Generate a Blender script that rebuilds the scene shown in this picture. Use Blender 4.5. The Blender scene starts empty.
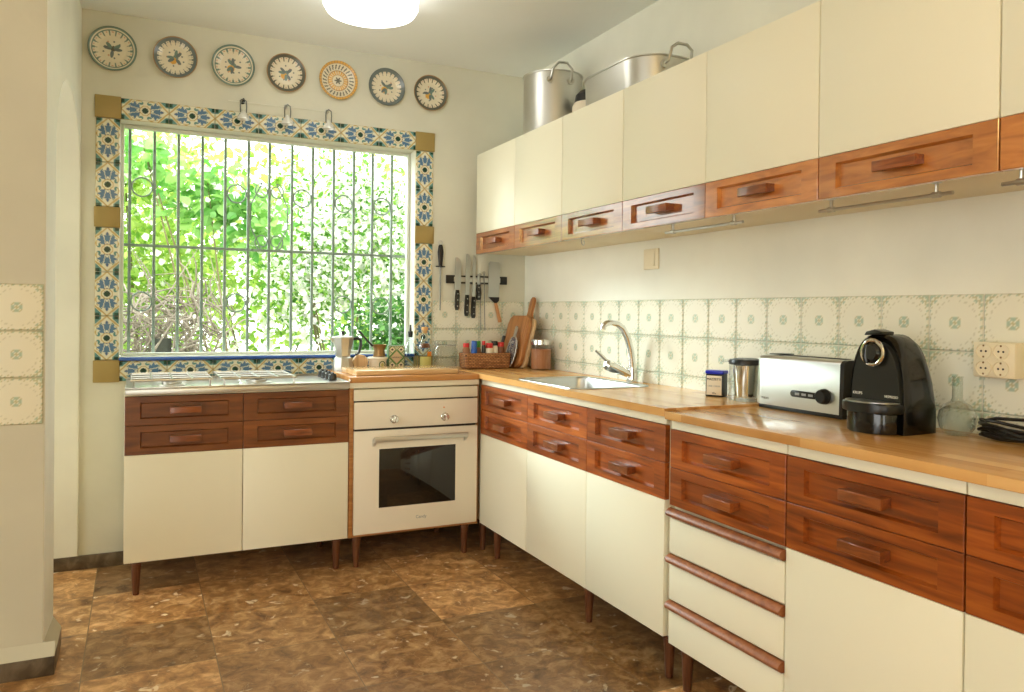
import bpy, bmesh, math, random
from mathutils import Vector, Matrix
PI = math.pi
random.seed(11)
SC = bpy.context.scene
COL = SC.collection

# ------------------------------------------------------------------ colours / materials
def lin(r, g, b):
    f = lambda c: (c/255/12.92) if c/255 <= .04045 else ((c/255+.055)/1.055)**2.4
    return (f(r), f(g), f(b), 1)

def pmat(name, col, rough=.5, metal=0, spec=.5, coat=0, bump=None, emit=None):
    m = bpy.data.materials.new(name); m.use_nodes = True
    nt = m.node_tree; b = nt.nodes['Principled BSDF']
    b.inputs['Base Color'].default_value = col
    b.inputs['Roughness'].default_value = rough
    b.inputs['Metallic'].default_value = metal
    b.inputs['Specular IOR Level'].default_value = spec
    b.inputs['Coat Weight'].default_value = coat
    b.inputs['Coat Roughness'].default_value = .1
    if coat == 1: b.inputs['Coat IOR'].default_value = 1.85
    if emit:
        b.inputs['Emission Color'].default_value = emit[0]
        b.inputs['Emission Strength'].default_value = emit[1]
    if bump:
        tc = nt.nodes.new('ShaderNodeTexCoord'); n = nt.nodes.new('ShaderNodeTexNoise')
        n.inputs['Scale'].default_value = bump[0]; n.inputs['Detail'].default_value = 6
        bp = nt.nodes.new('ShaderNodeBump'); bp.inputs['Strength'].default_value = bump[1]; bp.inputs['Distance'].default_value = .01
        nt.links.new(tc.outputs['Object'], n.inputs['Vector']); nt.links.new(n.outputs['Fac'], bp.inputs['Height'])
        nt.links.new(bp.outputs['Normal'], b.inputs['Normal'])
    return m

def ramp(nt, stops):
    r = nt.nodes.new('ShaderNodeValToRGB')
    e = r.color_ramp.elements
    while len(e) < len(stops): e.new(.5)
    for k, (p, c) in enumerate(stops): e[k].position = p; e[k].color = c
    return r

def wood(name, c0, c1, c2, scale=(1.5, 22, 22), rough=.38, spec=.5, bump=.05, vary=.18, coat=0):
    m = pmat(name, c1, rough, 0, spec, coat); nt = m.node_tree; b = nt.nodes['Principled BSDF']; L = nt.links.new
    tc = nt.nodes.new('ShaderNodeTexCoord'); oi = nt.nodes.new('ShaderNodeObjectInfo')
    mp = nt.nodes.new('ShaderNodeMapping'); mp.inputs['Scale'].default_value = scale
    off = nt.nodes.new('ShaderNodeVectorMath'); off.operation = 'MULTIPLY_ADD'
    off.inputs[0].default_value = (1, 1, 1); off.inputs[1].default_value = (7, 11, 5)
    sep = nt.nodes.new('ShaderNodeCombineXYZ')
    for k in range(3): L(oi.outputs['Random'], sep.inputs[k])
    L(sep.outputs[0], off.inputs[0]); L(tc.outputs['Object'], off.inputs[2]); L(off.outputs[0], mp.inputs['Vector'])
    n = nt.nodes.new('ShaderNodeTexNoise'); n.inputs['Scale'].default_value = 3; n.inputs['Detail'].default_value = 8; n.inputs['Distortion'].default_value = .7
    L(mp.outputs[0], n.inputs['Vector'])
    r = ramp(nt, [(.25, c0), (.5, c1), (.8, c2)]); L(n.outputs['Fac'], r.inputs[0])
    h = nt.nodes.new('ShaderNodeHueSaturation')
    mr = nt.nodes.new('ShaderNodeMapRange'); mr.inputs[3].default_value = 1-vary; mr.inputs[4].default_value = 1+vary
    L(oi.outputs['Random'], mr.inputs[0]); L(mr.outputs[0], h.inputs['Value']); L(r.outputs[0], h.inputs['Color'])
    L(h.outputs[0], b.inputs['Base Color'])
    bp = nt.nodes.new('ShaderNodeBump'); bp.inputs['Strength'].default_value = bump; bp.inputs['Distance'].default_value = .003
    L(n.outputs['Fac'], bp.inputs['Height']); L(bp.outputs[0], b.inputs['Normal'])
    return m

def butcher(name, along='y', c=((182, 126, 64), (212, 162, 98), (228, 186, 126)), rough=.22):
    m = pmat(name, lin(*c[1]), rough, 0, .5); nt = m.node_tree; b = nt.nodes['Principled BSDF']; L = nt.links.new
    tc = nt.nodes.new('ShaderNodeTexCoord'); sp = nt.nodes.new('ShaderNodeSeparateXYZ'); cb = nt.nodes.new('ShaderNodeCombineXYZ')
    L(tc.outputs['Object'], sp.inputs[0])
    a, o = ('Y', 'X') if along == 'y' else ('X', 'Y')
    L(sp.outputs[a], cb.inputs['X']); L(sp.outputs[o], cb.inputs['Y'])
    br = nt.nodes.new('ShaderNodeTexBrick'); br.offset = .37
    br.inputs['Color1'].default_value = (0, 0, 0, 1); br.inputs['Color2'].default_value = (1, 1, 1, 1); br.inputs['Mortar'].default_value = (.35, .35, .35, 1)
    br.inputs['Scale'].default_value = 1; br.inputs['Brick Width'].default_value = .46; br.inputs['Row Height'].default_value = .044
    br.inputs['Mortar Size'].default_value = .0006; br.inputs['Bias'].default_value = -.1
    L(cb.outputs[0], br.inputs['Vector'])
    mp = nt.nodes.new('ShaderNodeMapping'); mp.inputs['Scale'].default_value = (2.2, 40, 40); L(cb.outputs[0], mp.inputs['Vector'])
    n = nt.nodes.new('ShaderNodeTexNoise'); n.inputs['Scale'].default_value = 2.2; n.inputs['Detail'].default_value = 6; L(mp.outputs[0], n.inputs['Vector'])
    mx = nt.nodes.new('ShaderNodeMix'); mx.inputs[0].default_value = .45
    L(br.outputs['Color'], mx.inputs[2]); L(n.outputs['Fac'], mx.inputs[3])
    r = ramp(nt, [(.12, lin(*c[0])), (.45, lin(*c[1])), (.85, lin(*c[2]))]); L(mx.outputs[0], r.inputs[0])
    L(r.outputs[0], b.inputs['Base Color'])
    return m

def attrmat(name, rough=.25, spec=.5, coat=0, bump=None):
    m = pmat(name, (1, 1, 1, 1), rough, 0, spec, coat, bump); nt = m.node_tree
    a = nt.nodes.new('ShaderNodeAttribute'); a.attribute_name = 'Col'
    nt.links.new(a.outputs['Color'], nt.nodes['Principled BSDF'].inputs['Base Color'])
    return m

def glass(name, tint=(1, 1, 1, 1), gloss=.12, rough=.02):
    # clear thin glass: lets light straight through and mirrors a little, more at grazing angles
    m = bpy.data.materials.new(name); m.use_nodes = True; nt = m.node_tree; nt.nodes.clear(); L = nt.links.new
    o = nt.nodes.new('ShaderNodeOutputMaterial'); t = nt.nodes.new('ShaderNodeBsdfTransparent'); g = nt.nodes.new('ShaderNodeBsdfGlossy')
    t.inputs[0].default_value = tint; g.inputs['Roughness'].default_value = rough
    lw = nt.nodes.new('ShaderNodeLayerWeight'); lw.inputs[0].default_value = gloss
    mx = nt.nodes.new('ShaderNodeMixShader')
    L(lw.outputs['Facing'], mx.inputs[0]); L(t.outputs[0], mx.inputs[1]); L(g.outputs[0], mx.inputs[2]); L(mx.outputs[0], o.inputs[0])
    return m

def plaster(name, col, patch=.06):
    m = pmat(name, col, .85, 0, .2, bump=(9, .25)); nt = m.node_tree; b = nt.nodes['Principled BSDF']; L = nt.links.new
    tc = nt.nodes.new('ShaderNodeTexCoord'); n = nt.nodes.new('ShaderNodeTexNoise'); n.inputs['Scale'].default_value = 2.4; n.inputs['Detail'].default_value = 5
    L(tc.outputs['Object'], n.inputs['Vector'])
    d = tuple(x*(1-patch*2) for x in col[:3])+(1,)
    r = ramp(nt, [(.3, d), (.7, col)]); L(n.outputs['Fac'], r.inputs[0]); L(r.outputs[0], b.inputs['Base Color'])
    return m

M = {}
M['wall'] = plaster('wall_plaster', lin(220, 220, 204))
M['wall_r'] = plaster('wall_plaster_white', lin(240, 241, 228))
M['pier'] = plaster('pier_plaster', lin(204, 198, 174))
M['ceil'] = plaster('ceiling_paint', lin(240, 244, 240), .01)
M['cream'] = pmat('cream_laminate', lin(236, 232, 208), .45, 0, .45)
M['cream_in'] = pmat('cream_board', lin(222, 212, 182), .55)
M['grey_in'] = pmat('grey_board', lin(206, 204, 192), .5)
M['wood'] = wood('teak', lin(98, 46, 12), lin(148, 80, 24), lin(186, 114, 48), (1.3, 16, 16), rough=.3, coat=1, vary=.12)
M['wood_low'] = wood('teak_low', lin(92, 40, 8), lin(146, 70, 16), lin(186, 102, 34), (1.3, 16, 16), rough=.36, coat=.25, vary=.18)
M['wood_shade'] = wood('teak_shaded', lin(84, 42, 14), lin(118, 64, 24), lin(146, 88, 40), (1.5, 14, 14), rough=.34, coat=.4, vary=.12)  # own tint, plus the back run's dimmer light put into the colour
M['wood_h'] = wood('teak_handle', lin(98, 46, 14), lin(132, 68, 24), lin(160, 92, 38), (4, 30, 30), coat=.5)
M['wood_rail'] = wood('teak_rail', lin(120, 66, 34), lin(148, 88, 48), lin(168, 106, 62), (20, 2, 20))
M['wood_leg'] = wood('teak_leg', lin(66, 36, 20), lin(96, 56, 32), lin(118, 74, 46), (30, 30, 2))
M['wood_o'] = wood('teak_orange', lin(150, 84, 30), lin(188, 114, 48), lin(212, 140, 68), (3, 14, 14), rough=.3, coat=1, vary=.12)
M['edge'] = wood('edge_wood', lin(130, 84, 40), lin(165, 112, 60), lin(188, 136, 80))
M['top_y'] = butcher('worktop_oak', 'y')
M['top_x'] = butcher('worktop_oak_short', 'x', ((160, 104, 52), (190, 134, 76), (206, 154, 94)))
M['board'] = butcher('chopping_board_wood', 'x', ((196, 150, 98), (214, 174, 122), (226, 192, 146)), .12)
M['boardl'] = wood('board_brown', lin(120, 72, 34), lin(168, 112, 62), lin(196, 142, 88), (16, 16, 1.2))
M['boardp'] = wood('board_pale', lin(170, 132, 90), lin(204, 170, 124), lin(220, 190, 150), (16, 16, 1.2))
M['steel'] = pmat('brushed_steel', lin(200, 200, 194), .28, 1, bump=(60, .02))
M['steel_sink'] = pmat('sink_steel', lin(196, 198, 196), .3, 1)
M['chrome'] = pmat('chrome', lin(225, 225, 222), .1, 1)
M['alu'] = pmat('aluminium', lin(206, 206, 200), .36, 1, bump=(40, .03))
M['blade'] = pmat('blade_steel', lin(188, 191, 188), .34, 1)
M['steel_d'] = pmat('dark_steel', lin(120, 124, 120), .35, 1)
M['glassv'] = glass('vase_glass', (.84, .88, .85, 1), .34, .05)
M['black'] = pmat('black_plastic', lin(18, 18, 17), .35)
M['blackg'] = pmat('black_gloss', lin(10, 10, 10), .12, 0, .6)
M['blackm'] = pmat('black_satin', lin(26, 27, 25), .3, 0, .4)
M['iron'] = pmat('cast_iron', lin(34, 33, 32), .6)
M['knob'] = pmat('dark_knob', lin(40, 42, 40), .35)
M['white'] = pmat('white_enamel', lin(236, 228, 208), .22, 0, .5)
M['plastic'] = pmat('cream_plastic', lin(232, 222, 192), .4)
M['ovenglass'] = pmat('oven_dark_glass', lin(28, 24, 20), .06, 0, .6)
M['bar'] = pmat('painted_bar', lin(138, 152, 142), .6)
M['wframe'] = pmat('window_frame_paint', lin(214, 220, 208), .45)
M['ochre'] = pmat('ochre_tile', lin(160, 138, 80), .3, bump=(30, .1))
M['bluesill'] = pmat('blue_edge_tile', lin(52, 92, 170), .15)
M['sill'] = pmat('sill_tile', lin(214, 218, 206), .25)
M['glass'] = glass('window_glass', (.97, .99, .98, 1), .04)
M['glassj'] = glass('jar_glass', (.93, .95, .94, 1), .14, .04)
M['glassb'] = glass('bottle_glass', (.88, .94, .96, 1), .16, .04)
M['base'] = wood('baseboard_marble', lin(58, 46, 34), lin(92, 78, 60), lin(140, 122, 98), (6, 6, 6), .35, bump=.1)
M['lamp'] = pmat('lamp_diffuser', lin(255, 250, 238), .4, emit=(lin(255, 253, 248), 6.5))
M['lampring'] = pmat('lamp_ring', lin(120, 84, 60), .4)
M['bulb'] = pmat('spot_reflector', lin(228, 230, 226), .25, .3)
M['red'] = pmat('red_plastic', lin(196, 30, 26), .35)
M['blue'] = pmat('blue_plastic', lin(34, 92, 178), .35)
M['bluelid'] = pmat('royal_blue_lid', lin(22, 40, 190), .35)
M['green'] = pmat('green_plastic', lin(60, 150, 50), .35)
M['spice'] = pmat('spice_fill', lin(150, 104, 70), .7, bump=(90, .4))
M['sugar'] = wood('brown_fill', lin(150, 92, 56), lin(178, 118, 76), lin(194, 138, 96), (40, 40, 2), .7)
M['label'] = pmat('paper_label', lin(226, 214, 190), .6)
M['ink'] = pmat('dark_ink', lin(60, 54, 50), .6)
M['inkw'] = pmat('silver_print', lin(214, 212, 202), .4)
M['greyprint'] = pmat('grey_print', lin(150, 152, 150), .5)
M['ylabel'] = pmat('olive_label', lin(196, 190, 110), .6)
M['orange'] = pmat('orange_print', lin(230, 140, 40), .5)
M['leafprint'] = pmat('green_print', lin(70, 110, 60), .5)
M['cork'] = pmat('cork', lin(214, 168, 110), .8, bump=(80, .3))
M['copper'] = pmat('worn_brass', lin(150, 122, 84), .36, 1)
M['pewter'] = pmat('pewter', lin(190, 188, 182), .35, .8)
M['tan'] = wood('tan_handle', lin(176, 120, 74), lin(206, 150, 100), lin(222, 172, 124), (20, 20, 2))
M['terracotta'] = pmat('brown_glaze', lin(120, 70, 36), .4)
M['darkpost'] = pmat('dark_bark', lin(70, 72, 66), .9, bump=(20, .6))
M['stem'] = pmat('stem_bark', lin(118, 112, 78), .9)
M['dry'] = pmat('dry_twigs', lin(140, 130, 118), .9)
M['soil'] = pmat('garden_soil', lin(120, 116, 92), .95, bump=(6, .6))

def leafmat(name, c0, c1, tr):
    m = bpy.data.materials.new(name); m.use_nodes = True; nt = m.node_tree; nt.nodes.clear(); L = nt.links.new
    o = nt.nodes.new('ShaderNodeOutputMaterial'); a = nt.nodes.new('ShaderNodeAttribute'); a.attribute_name = 'Col'
    d = nt.nodes.new('ShaderNodeBsdfDiffuse'); t = nt.nodes.new('ShaderNodeBsdfTranslucent'); g = nt.nodes.new('ShaderNodeBsdfGlossy')
    g.inputs['Roughness'].default_value = .4
    r = ramp(nt, [(0, c0), (1, c1)]); L(a.outputs['Fac'], r.inputs[0])
    L(r.outputs[0], d.inputs[0]); L(r.outputs[0], t.inputs[0])
    m1 = nt.nodes.new('ShaderNodeMixShader'); m1.inputs[0].default_value = tr; L(d.outputs[0], m1.inputs[1]); L(t.outputs[0], m1.inputs[2])
    m2 = nt.nodes.new('ShaderNodeMixShader'); m2.inputs[0].default_value = .04; L(m1.outputs[0], m2.inputs[1]); L(g.outputs[0], m2.inputs[2])
    L(m2.outputs[0], o.inputs[0]); return m
M['leaf_light'] = leafmat('leaf_light', lin(120, 170, 60), lin(206, 226, 120), .5)
M['leaf_mid'] = leafmat('leaf_mid', lin(74, 140, 44), lin(164, 208, 92), .5)
M['leaf_big'] = leafmat('leaf_big', lin(96, 164, 74), lin(176, 218, 128), .5)
M['leaf_deep'] = leafmat('leaf_deep', lin(48, 100, 44), lin(104, 160, 74), .45)
M['petal'] = leafmat('petal', lin(238, 236, 240), lin(255, 255, 244), .4)

def floor_mat():
    m = pmat('marble_floor', lin(110, 80, 52), .28, 0, .5); nt = m.node_tree; b = nt.nodes['Principled BSDF']; L = nt.links.new
    N = nt.nodes.new
    tc = N('ShaderNodeTexCoord'); mp = N('ShaderNodeMapping'); mp.inputs['Location'].default_value = (1.305+.39*10, .78+.39*20, 0)
    L(tc.outputs['Object'], mp.inputs['Vector'])
    sc = N('ShaderNodeVectorMath'); sc.operation = 'SCALE'; sc.inputs['Scale'].default_value = 1/.39; L(mp.outputs[0], sc.inputs[0])
    fl = N('ShaderNodeVectorMath'); fl.operation = 'FLOOR'; L(sc.outputs[0], fl.inputs[0])
    fr = N('ShaderNodeVectorMath'); fr.operation = 'FRACTION'; L(sc.outputs[0], fr.inputs[0])
    wn = N('ShaderNodeTexWhiteNoise'); L(fl.outputs[0], wn.inputs['Vector'])
    off = N('ShaderNodeVectorMath'); off.operation = 'MULTIPLY_ADD'; off.inputs[1].default_value = (9, 9, 9); L(wn.outputs['Color'], off.inputs[0]); L(tc.outputs['Object'], off.inputs[2])
    n1 = N('ShaderNodeTexNoise'); n1.inputs['Scale'].default_value = 15; n1.inputs['Detail'].default_value = 10; n1.inputs['Roughness'].default_value = .68; n1.inputs['Distortion'].default_value = .5; L(off.outputs[0], n1.inputs['Vector'])
    r1 = ramp(nt, [(.30, lin(104, 70, 42)), (.5, lin(176, 130, 80)), (.68, lin(226, 184, 130))]); L(n1.outputs['Fac'], r1.inputs[0])
    # pale mineral flecks
    n2 = N('ShaderNodeTexNoise'); n2.inputs['Scale'].default_value = 21; n2.inputs['Detail'].default_value = 5; n2.inputs['Distortion'].default_value = .6; L(off.outputs[0], n2.inputs['Vector'])
    r2 = ramp(nt, [(.64, (0, 0, 0, 1)), (.70, (1, 1, 1, 1))]); L(n2.outputs['Fac'], r2.inputs[0])
    mx = N('ShaderNodeMix'); mx.data_type = 'RGBA'; L(r2.outputs[0], mx.inputs[0]); L(r1.outputs[0], mx.inputs[6]); mx.inputs[7].default_value = lin(232, 212, 180)
    # veins
    vo = N('ShaderNodeTexVoronoi'); vo.feature = 'DISTANCE_TO_EDGE'; vo.inputs['Scale'].default_value = 4.5
    n3 = N('ShaderNodeTexNoise'); n3.inputs['Scale'].default_value = 5; n3.inputs['Detail'].default_value = 5; L(off.outputs[0], n3.inputs['Vector'])
    wv = N('ShaderNodeVectorMath'); wv.operation = 'MULTIPLY_ADD'; wv.inputs[1].default_value = (.4, .4, .4); L(n3.outputs['Color'], wv.inputs[0]); L(off.outputs[0], wv.inputs[2]); L(wv.outputs[0], vo.inputs['Vector'])
    rv = ramp(nt, [(0, (.5, .5, .5, 1)), (.012, (0, 0, 0, 1))]); L(vo.outputs['Distance'], rv.inputs[0])
    mv = N('ShaderNodeMix'); mv.data_type = 'RGBA'; L(rv.outputs[0], mv.inputs[0]); L(mx.outputs[2], mv.inputs[6]); mv.inputs[7].default_value = lin(206, 172, 124)
    hs = N('ShaderNodeHueSaturation'); mr = N('ShaderNodeMapRange'); mr.inputs[3].default_value = .55; mr.inputs[4].default_value = 1.2
    L(wn.outputs['Value'], mr.inputs[0]); L(mr.outputs[0], hs.inputs['Value']); L(mv.outputs[2], hs.inputs['Color'])
    # joints
    sp = N('ShaderNodeSeparateXYZ'); L(fr.outputs[0], sp.inputs[0])
    def edge(s):
        a = N('ShaderNodeMath'); a.operation = 'SUBTRACT'; L(sp.outputs[s], a.inputs[0]); a.inputs[1].default_value = .5
        c = N('ShaderNodeMath'); c.operation = 'ABSOLUTE'; L(a.outputs[0], c.inputs[0])
        g = N('ShaderNodeMath'); g.operation = 'GREATER_THAN'; L(c.outputs[0], g.inputs[0]); g.inputs[1].default_value = .4955; return g
    e1, e2 = edge('X'), edge('Y'); mm = N('ShaderNodeMath'); mm.operation = 'MAXIMUM'; L(e1.outputs[0], mm.inputs[0]); L(e2.outputs[0], mm.inputs[1])
    mj = N('ShaderNodeMix'); mj.data_type = 'RGBA'; L(mm.outputs[0], mj.inputs[0]); L(hs.outputs[0], mj.inputs[6]); mj.inputs[7].default_value = lin(132, 108, 78)
    L(mj.outputs[2], b.inputs['Base Color'])
    rr = N('ShaderNodeMapRange'); rr.inputs[3].default_value = .24; rr.inputs[4].default_value = .42; L(n1.outputs['Fac'], rr.inputs[0]); L(rr.outputs[0], b.inputs['Roughness'])
    return m
M['floor'] = floor_mat()
M['wicker'] = None
def wicker():
    m = pmat('wicker', lin(170, 112, 62), .6); nt = m.node_tree; b = nt.nodes['Principled BSDF']; L = nt.links.new
    tc = nt.nodes.new('ShaderNodeTexCoord'); sp = nt.nodes.new('ShaderNodeSeparateXYZ'); L(tc.outputs['Object'], sp.inputs[0])
    ad = nt.nodes.new('ShaderNodeMath'); L(sp.outputs['X'], ad.inputs[0]); L(sp.outputs['Y'], ad.inputs[1])
    cb = nt.nodes.new('ShaderNodeCombineXYZ'); L(ad.outputs[0], cb.inputs['X']); L(sp.outputs['Z'], cb.inputs['Y'])
    br = nt.nodes.new('ShaderNodeTexBrick'); br.inputs['Scale'].default_value = 1; br.inputs['Brick Width'].default_value = .018; br.inputs['Row Height'].default_value = .008
    br.inputs['Mortar Size'].default_value = .0012; br.inputs['Color1'].default_value = lin(150, 94, 48); br.inputs['Color2'].default_value = lin(196, 138, 82); br.inputs['Mortar'].default_value = lin(84, 48, 22)
    L(cb.outputs[0], br.inputs['Vector']); L(br.outputs['Color'], b.inputs['Base Color'])
    bp = nt.nodes.new('ShaderNodeBump'); bp.inputs['Strength'].default_value = .6; bp.inputs['Distance'].default_value = .002; bp.invert = True
    L(br.outputs['Fac'], bp.inputs['Height']); L(bp.outputs[0], b.inputs['Normal']); return m
M['wicker'] = wicker()
M['tile'] = attrmat('glazed_tile', .22, .5, bump=(14, .06))
M['plate'] = attrmat('glazed_plate', .2, .5)
M['glaze'] = attrmat('mottled_glaze', .25, .5)
M['printed'] = attrmat('printed_card', .55, .3)

# ------------------------------------------------------------------ mesh helper
class MB:
    def __init__(s): s.bm = bmesh.new()
    def box(s, x0, x1, y0, y1, z0, z1, bev=0, seg=2):
        vs = [s.bm.verts.new(p) for p in ((x0, y0, z0), (x1, y0, z0), (x1, y1, z0), (x0, y1, z0), (x0, y0, z1), (x1, y0, z1), (x1, y1, z1), (x0, y1, z1))]
        fs = [s.bm.faces.new([vs[i] for i in f]) for f in ((3, 2, 1, 0), (4, 5, 6, 7), (0, 1, 5, 4), (1, 2, 6, 5), (2, 3, 7, 6), (3, 0, 4, 7))]
        if bev:
            es = list({e for f in fs for e in f.edges})
            bmesh.ops.bevel(s.bm, geom=es, offset=bev, segments=seg, affect='EDGES', profile=.5)
        return s
    def ring_loft(s, rings, cap0=True, cap1=True, closed=True):
        R = [[s.bm.verts.new(p) for p in r] for r in rings]
        n = len(R[0])
        for a, b in zip(R, R[1:]):
            for i in range(n if closed else n-1):
                j = (i+1) % n
                try: s.bm.faces.new((a[i], a[j], b[j], b[i]))
                except ValueError: pass
        if cap0: s.bm.faces.new(R[0][::-1])
        if cap1: s.bm.faces.new(R[-1])
        return s
    def lathe(s, prof, c=(0, 0, 0), seg=32, axis='z', cap0=True, cap1=True, sx=1, sy=1):
        rings = []
        for r, h in prof:
            ring = []
            for i in range(seg):
                a = 2*PI*i/seg; u, v = max(r, 1e-5)*math.cos(a)*sx, max(r, 1e-5)*math.sin(a)*sy
                p = (u, v, h) if axis == 'z' else ((u, -h, v) if axis == 'y' else (h, u, v))
                ring.append((p[0]+c[0], p[1]+c[1], p[2]+c[2]))
            rings.append(ring)
        return s.ring_loft(rings, cap0, cap1)
    def tube(s, pts, r, seg=10, caps=True, closed=False):
        P = [Vector(p) for p in pts]; n = len(P)
        rs = r if isinstance(r, (list, tuple)) else [r]*n
        rings = []; up = None
        for i in range(n):
            if closed: t = (P[(i+1) % n]-P[i-1])
            else: t = P[min(i+1, n-1)]-P[max(i-1, 0)]
            t.normalize()
            if up is None:
                up = Vector((0, 0, 1)) if abs(t.z) < .9 else Vector((1, 0, 0))
            x = t.cross(up); 
            if x.length < 1e-6: x = t.orthogonal()
            x.normalize(); y = x.cross(t).normalized(); up = y
            rings.append([P[i]+(x*math.cos(2*PI*k/seg)+y*math.sin(2*PI*k/seg))*rs[i] for k in range(seg)])
        if closed:
            rings.append(rings[0])
            R = [[s.bm.verts.new(p) for p in rr] for rr in rings[:-1]]; R.append(R[0])
            for a, b in zip(R, R[1:]):
                for k in range(seg): s.bm.faces.new((a[k], a[(k+1) % seg], b[(k+1) % seg], b[k]))
            return s
        return s.ring_loft(rings, caps, caps)
    def prism(s, poly, h, plane='xz', o=0, bev=0):
        # poly: 2D outline, extruded over the third axis from o to o+h
        def P(a, b, c): return {'xz': (a, c, b), 'yz': (c, a, b), 'xy': (a, b, c)}[plane]
        lo = [s.bm.verts.new(P(a, b, o)) for a, b in poly]; hi = [s.bm.verts.new(P(a, b, o+h)) for a, b in poly]
        n = len(poly); fs = [s.bm.faces.new(lo[::-1]), s.bm.faces.new(hi)]
        for i in range(n): fs.append(s.bm.faces.new((lo[i], lo[(i+1) % n], hi[(i+1) % n], hi[i])))
        if bev:
            es = list(fs[0].edges)+list(fs[1].edges)
            bmesh.ops.bevel(s.bm, geom=es, offset=bev, segments=2, affect='EDGES', profile=.5)
        return s
    def plate_hole(s, o, i, z0, z1):
        # slab with a hole; o, i: outlines with the same number of points
        n = len(o); V = lambda pts, z: [s.bm.verts.new((p[0], p[1], z)) for p in pts]
        a, b, c, d = V(o, z0), V(o, z1), V(i, z1), V(i, z0)
        for A, B in ((a, b), (b, c), (c, d), (d, a)):
            for k in range(n): s.bm.faces.new((A[k], A[(k+1) % n], B[(k+1) % n], B[k]))
        return s
    def xf(s, m):
        bmesh.ops.transform(s.bm, matrix=m, verts=s.bm.verts[:]); return s
    def obj(s, name, mat, parent=None, loc=(0, 0, 0), rot=(0, 0, 0), smooth=True, ang=35):
        bmesh.ops.recalc_face_normals(s.bm, faces=s.bm.faces[:])
        me = bpy.data.meshes.new(name); s.bm.to_mesh(me); s.bm.free()
        me.materials.append(mat)
        if smooth:
            me.polygons.foreach_set('use_smooth', [True]*len(me.polygons)); me.set_sharp_from_angle(angle=math.radians(ang))
        o = bpy.data.objects.new(name, me); COL.objects.link(o)
        o.location = loc; o.rotation_euler = rot
        if parent: o.parent = parent
        return o

rad = lambda x0, x1, y0, y1, r, n=6: [(cx+r*math.cos(a0+PI/2*k/n), cy+r*math.sin(a0+PI/2*k/n)) for cx, cy, a0 in ((x1-r, y1-r, 0), (x0+r, y1-r, PI/2), (x0+r, y0+r, PI), (x1-r, y0+r, 1.5*PI)) for k in range(n+1)]
def tag(o, label=None, cat=None, group=None, kind=None):
    if label: o['label'] = label
    if cat: o['category'] = cat
    if group: o['group'] = group
    if kind: o['kind'] = kind
    return o
def empty(name, loc, rz=0, label=None, cat=None, group=None, rot=None):
    o = bpy.data.objects.new(name, None); COL.objects.link(o); o.empty_display_size = .05
    o.location = loc; o.rotation_euler = rot or (0, 0, rz); return tag(o, label, cat, group)
def struct(o): o['kind'] = 'structure'; return o
def dup(o, parent, loc=None):
    c = o.copy(); COL.objects.link(c); c.parent = parent
    if loc is not None: c.location = loc
    return c
def copy_tree(root, loc, rot=None, label=None):
    r = root.copy(); COL.objects.link(r); r.location = loc
    if rot: r.rotation_euler = rot
    if label: r['label'] = label
    for ch in list(root.children):
        c = ch.copy(); COL.objects.link(c); c.parent = r
        for g in list(ch.children):
            d = g.copy(); COL.objects.link(d); d.parent = c
    return r
def text(s, size, mat, name, parent, loc, rot, depth=.0006, align='CENTER', sx=1):
    cu = bpy.data.curves.new(name, 'FONT'); cu.body = s; cu.size = size; cu.extrude = depth; cu.align_x = align; cu.align_y = 'CENTER'
    t = bpy.data.objects.new(name+'_src', cu); COL.objects.link(t)
    bpy.context.view_layer.update()
    me = bpy.data.meshes.new_from_object(t.evaluated_get(bpy.context.evaluated_depsgraph_get()))
    bpy.data.objects.remove(t); bpy.data.curves.remove(cu)
    me.materials.clear(); me.materials.append(mat)
    o = bpy.data.objects.new(name, me); COL.objects.link(o); o.parent = parent; o.location = loc; o.rotation_euler = rot; o.scale = (sx, 1, 1)
    return o

def grid_mesh(name, nu, nv, pos, colf, mat, parent=None, loc=(0, 0, 0), rot=(0, 0, 0), wrap=False, thick=0):
    """dense surface; pos(u,v) and colf(u,v) with u,v in 0..1; the glaze pattern is a colour per vertex"""
    vs, cs, fs = [], [], []
    for j in range(nv+1):
        for i in range(nu+1):
            u, v = i/nu, j/nv
            vs.append(pos(u, v)); cs.extend(colf(u, v))
    for j in range(nv):
        for i in range(nu):
            a = j*(nu+1)+i; fs.append((a, a+1, a+nu+2, a+nu+1))
    return raw_mesh(name, vs, fs, cs, mat, parent, loc, rot)
def raw_mesh(name, vs, fs, cs, mat, parent=None, loc=(0, 0, 0), rot=(0, 0, 0), smooth=True):
    me = bpy.data.meshes.new(name); me.from_pydata(vs, [], fs)
    a = me.attributes.new('Col', 'FLOAT_COLOR', 'POINT'); a.data.foreach_set('color', cs)
    me.materials.append(mat)
    if smooth: me.polygons.foreach_set('use_smooth', [True]*len(fs))
    me.update()
    o = bpy.data.objects.new(name, me); COL.objects.link(o); o.location = loc; o.rotation_euler = rot
    if parent: o.parent = parent
    return o

# ------------------------------------------------------------------ room dimensions (metres, origin in the back right corner)
ZC = 2.438
WX0, WX1, WZ0, WZ1 = -2.0075, -.6404, .910, 1.975     # window opening
YR = -5.6                                                # where the kitchen opens to the rest of the house
XW = -2.19                                               # kitchen face of the arched wall

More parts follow.
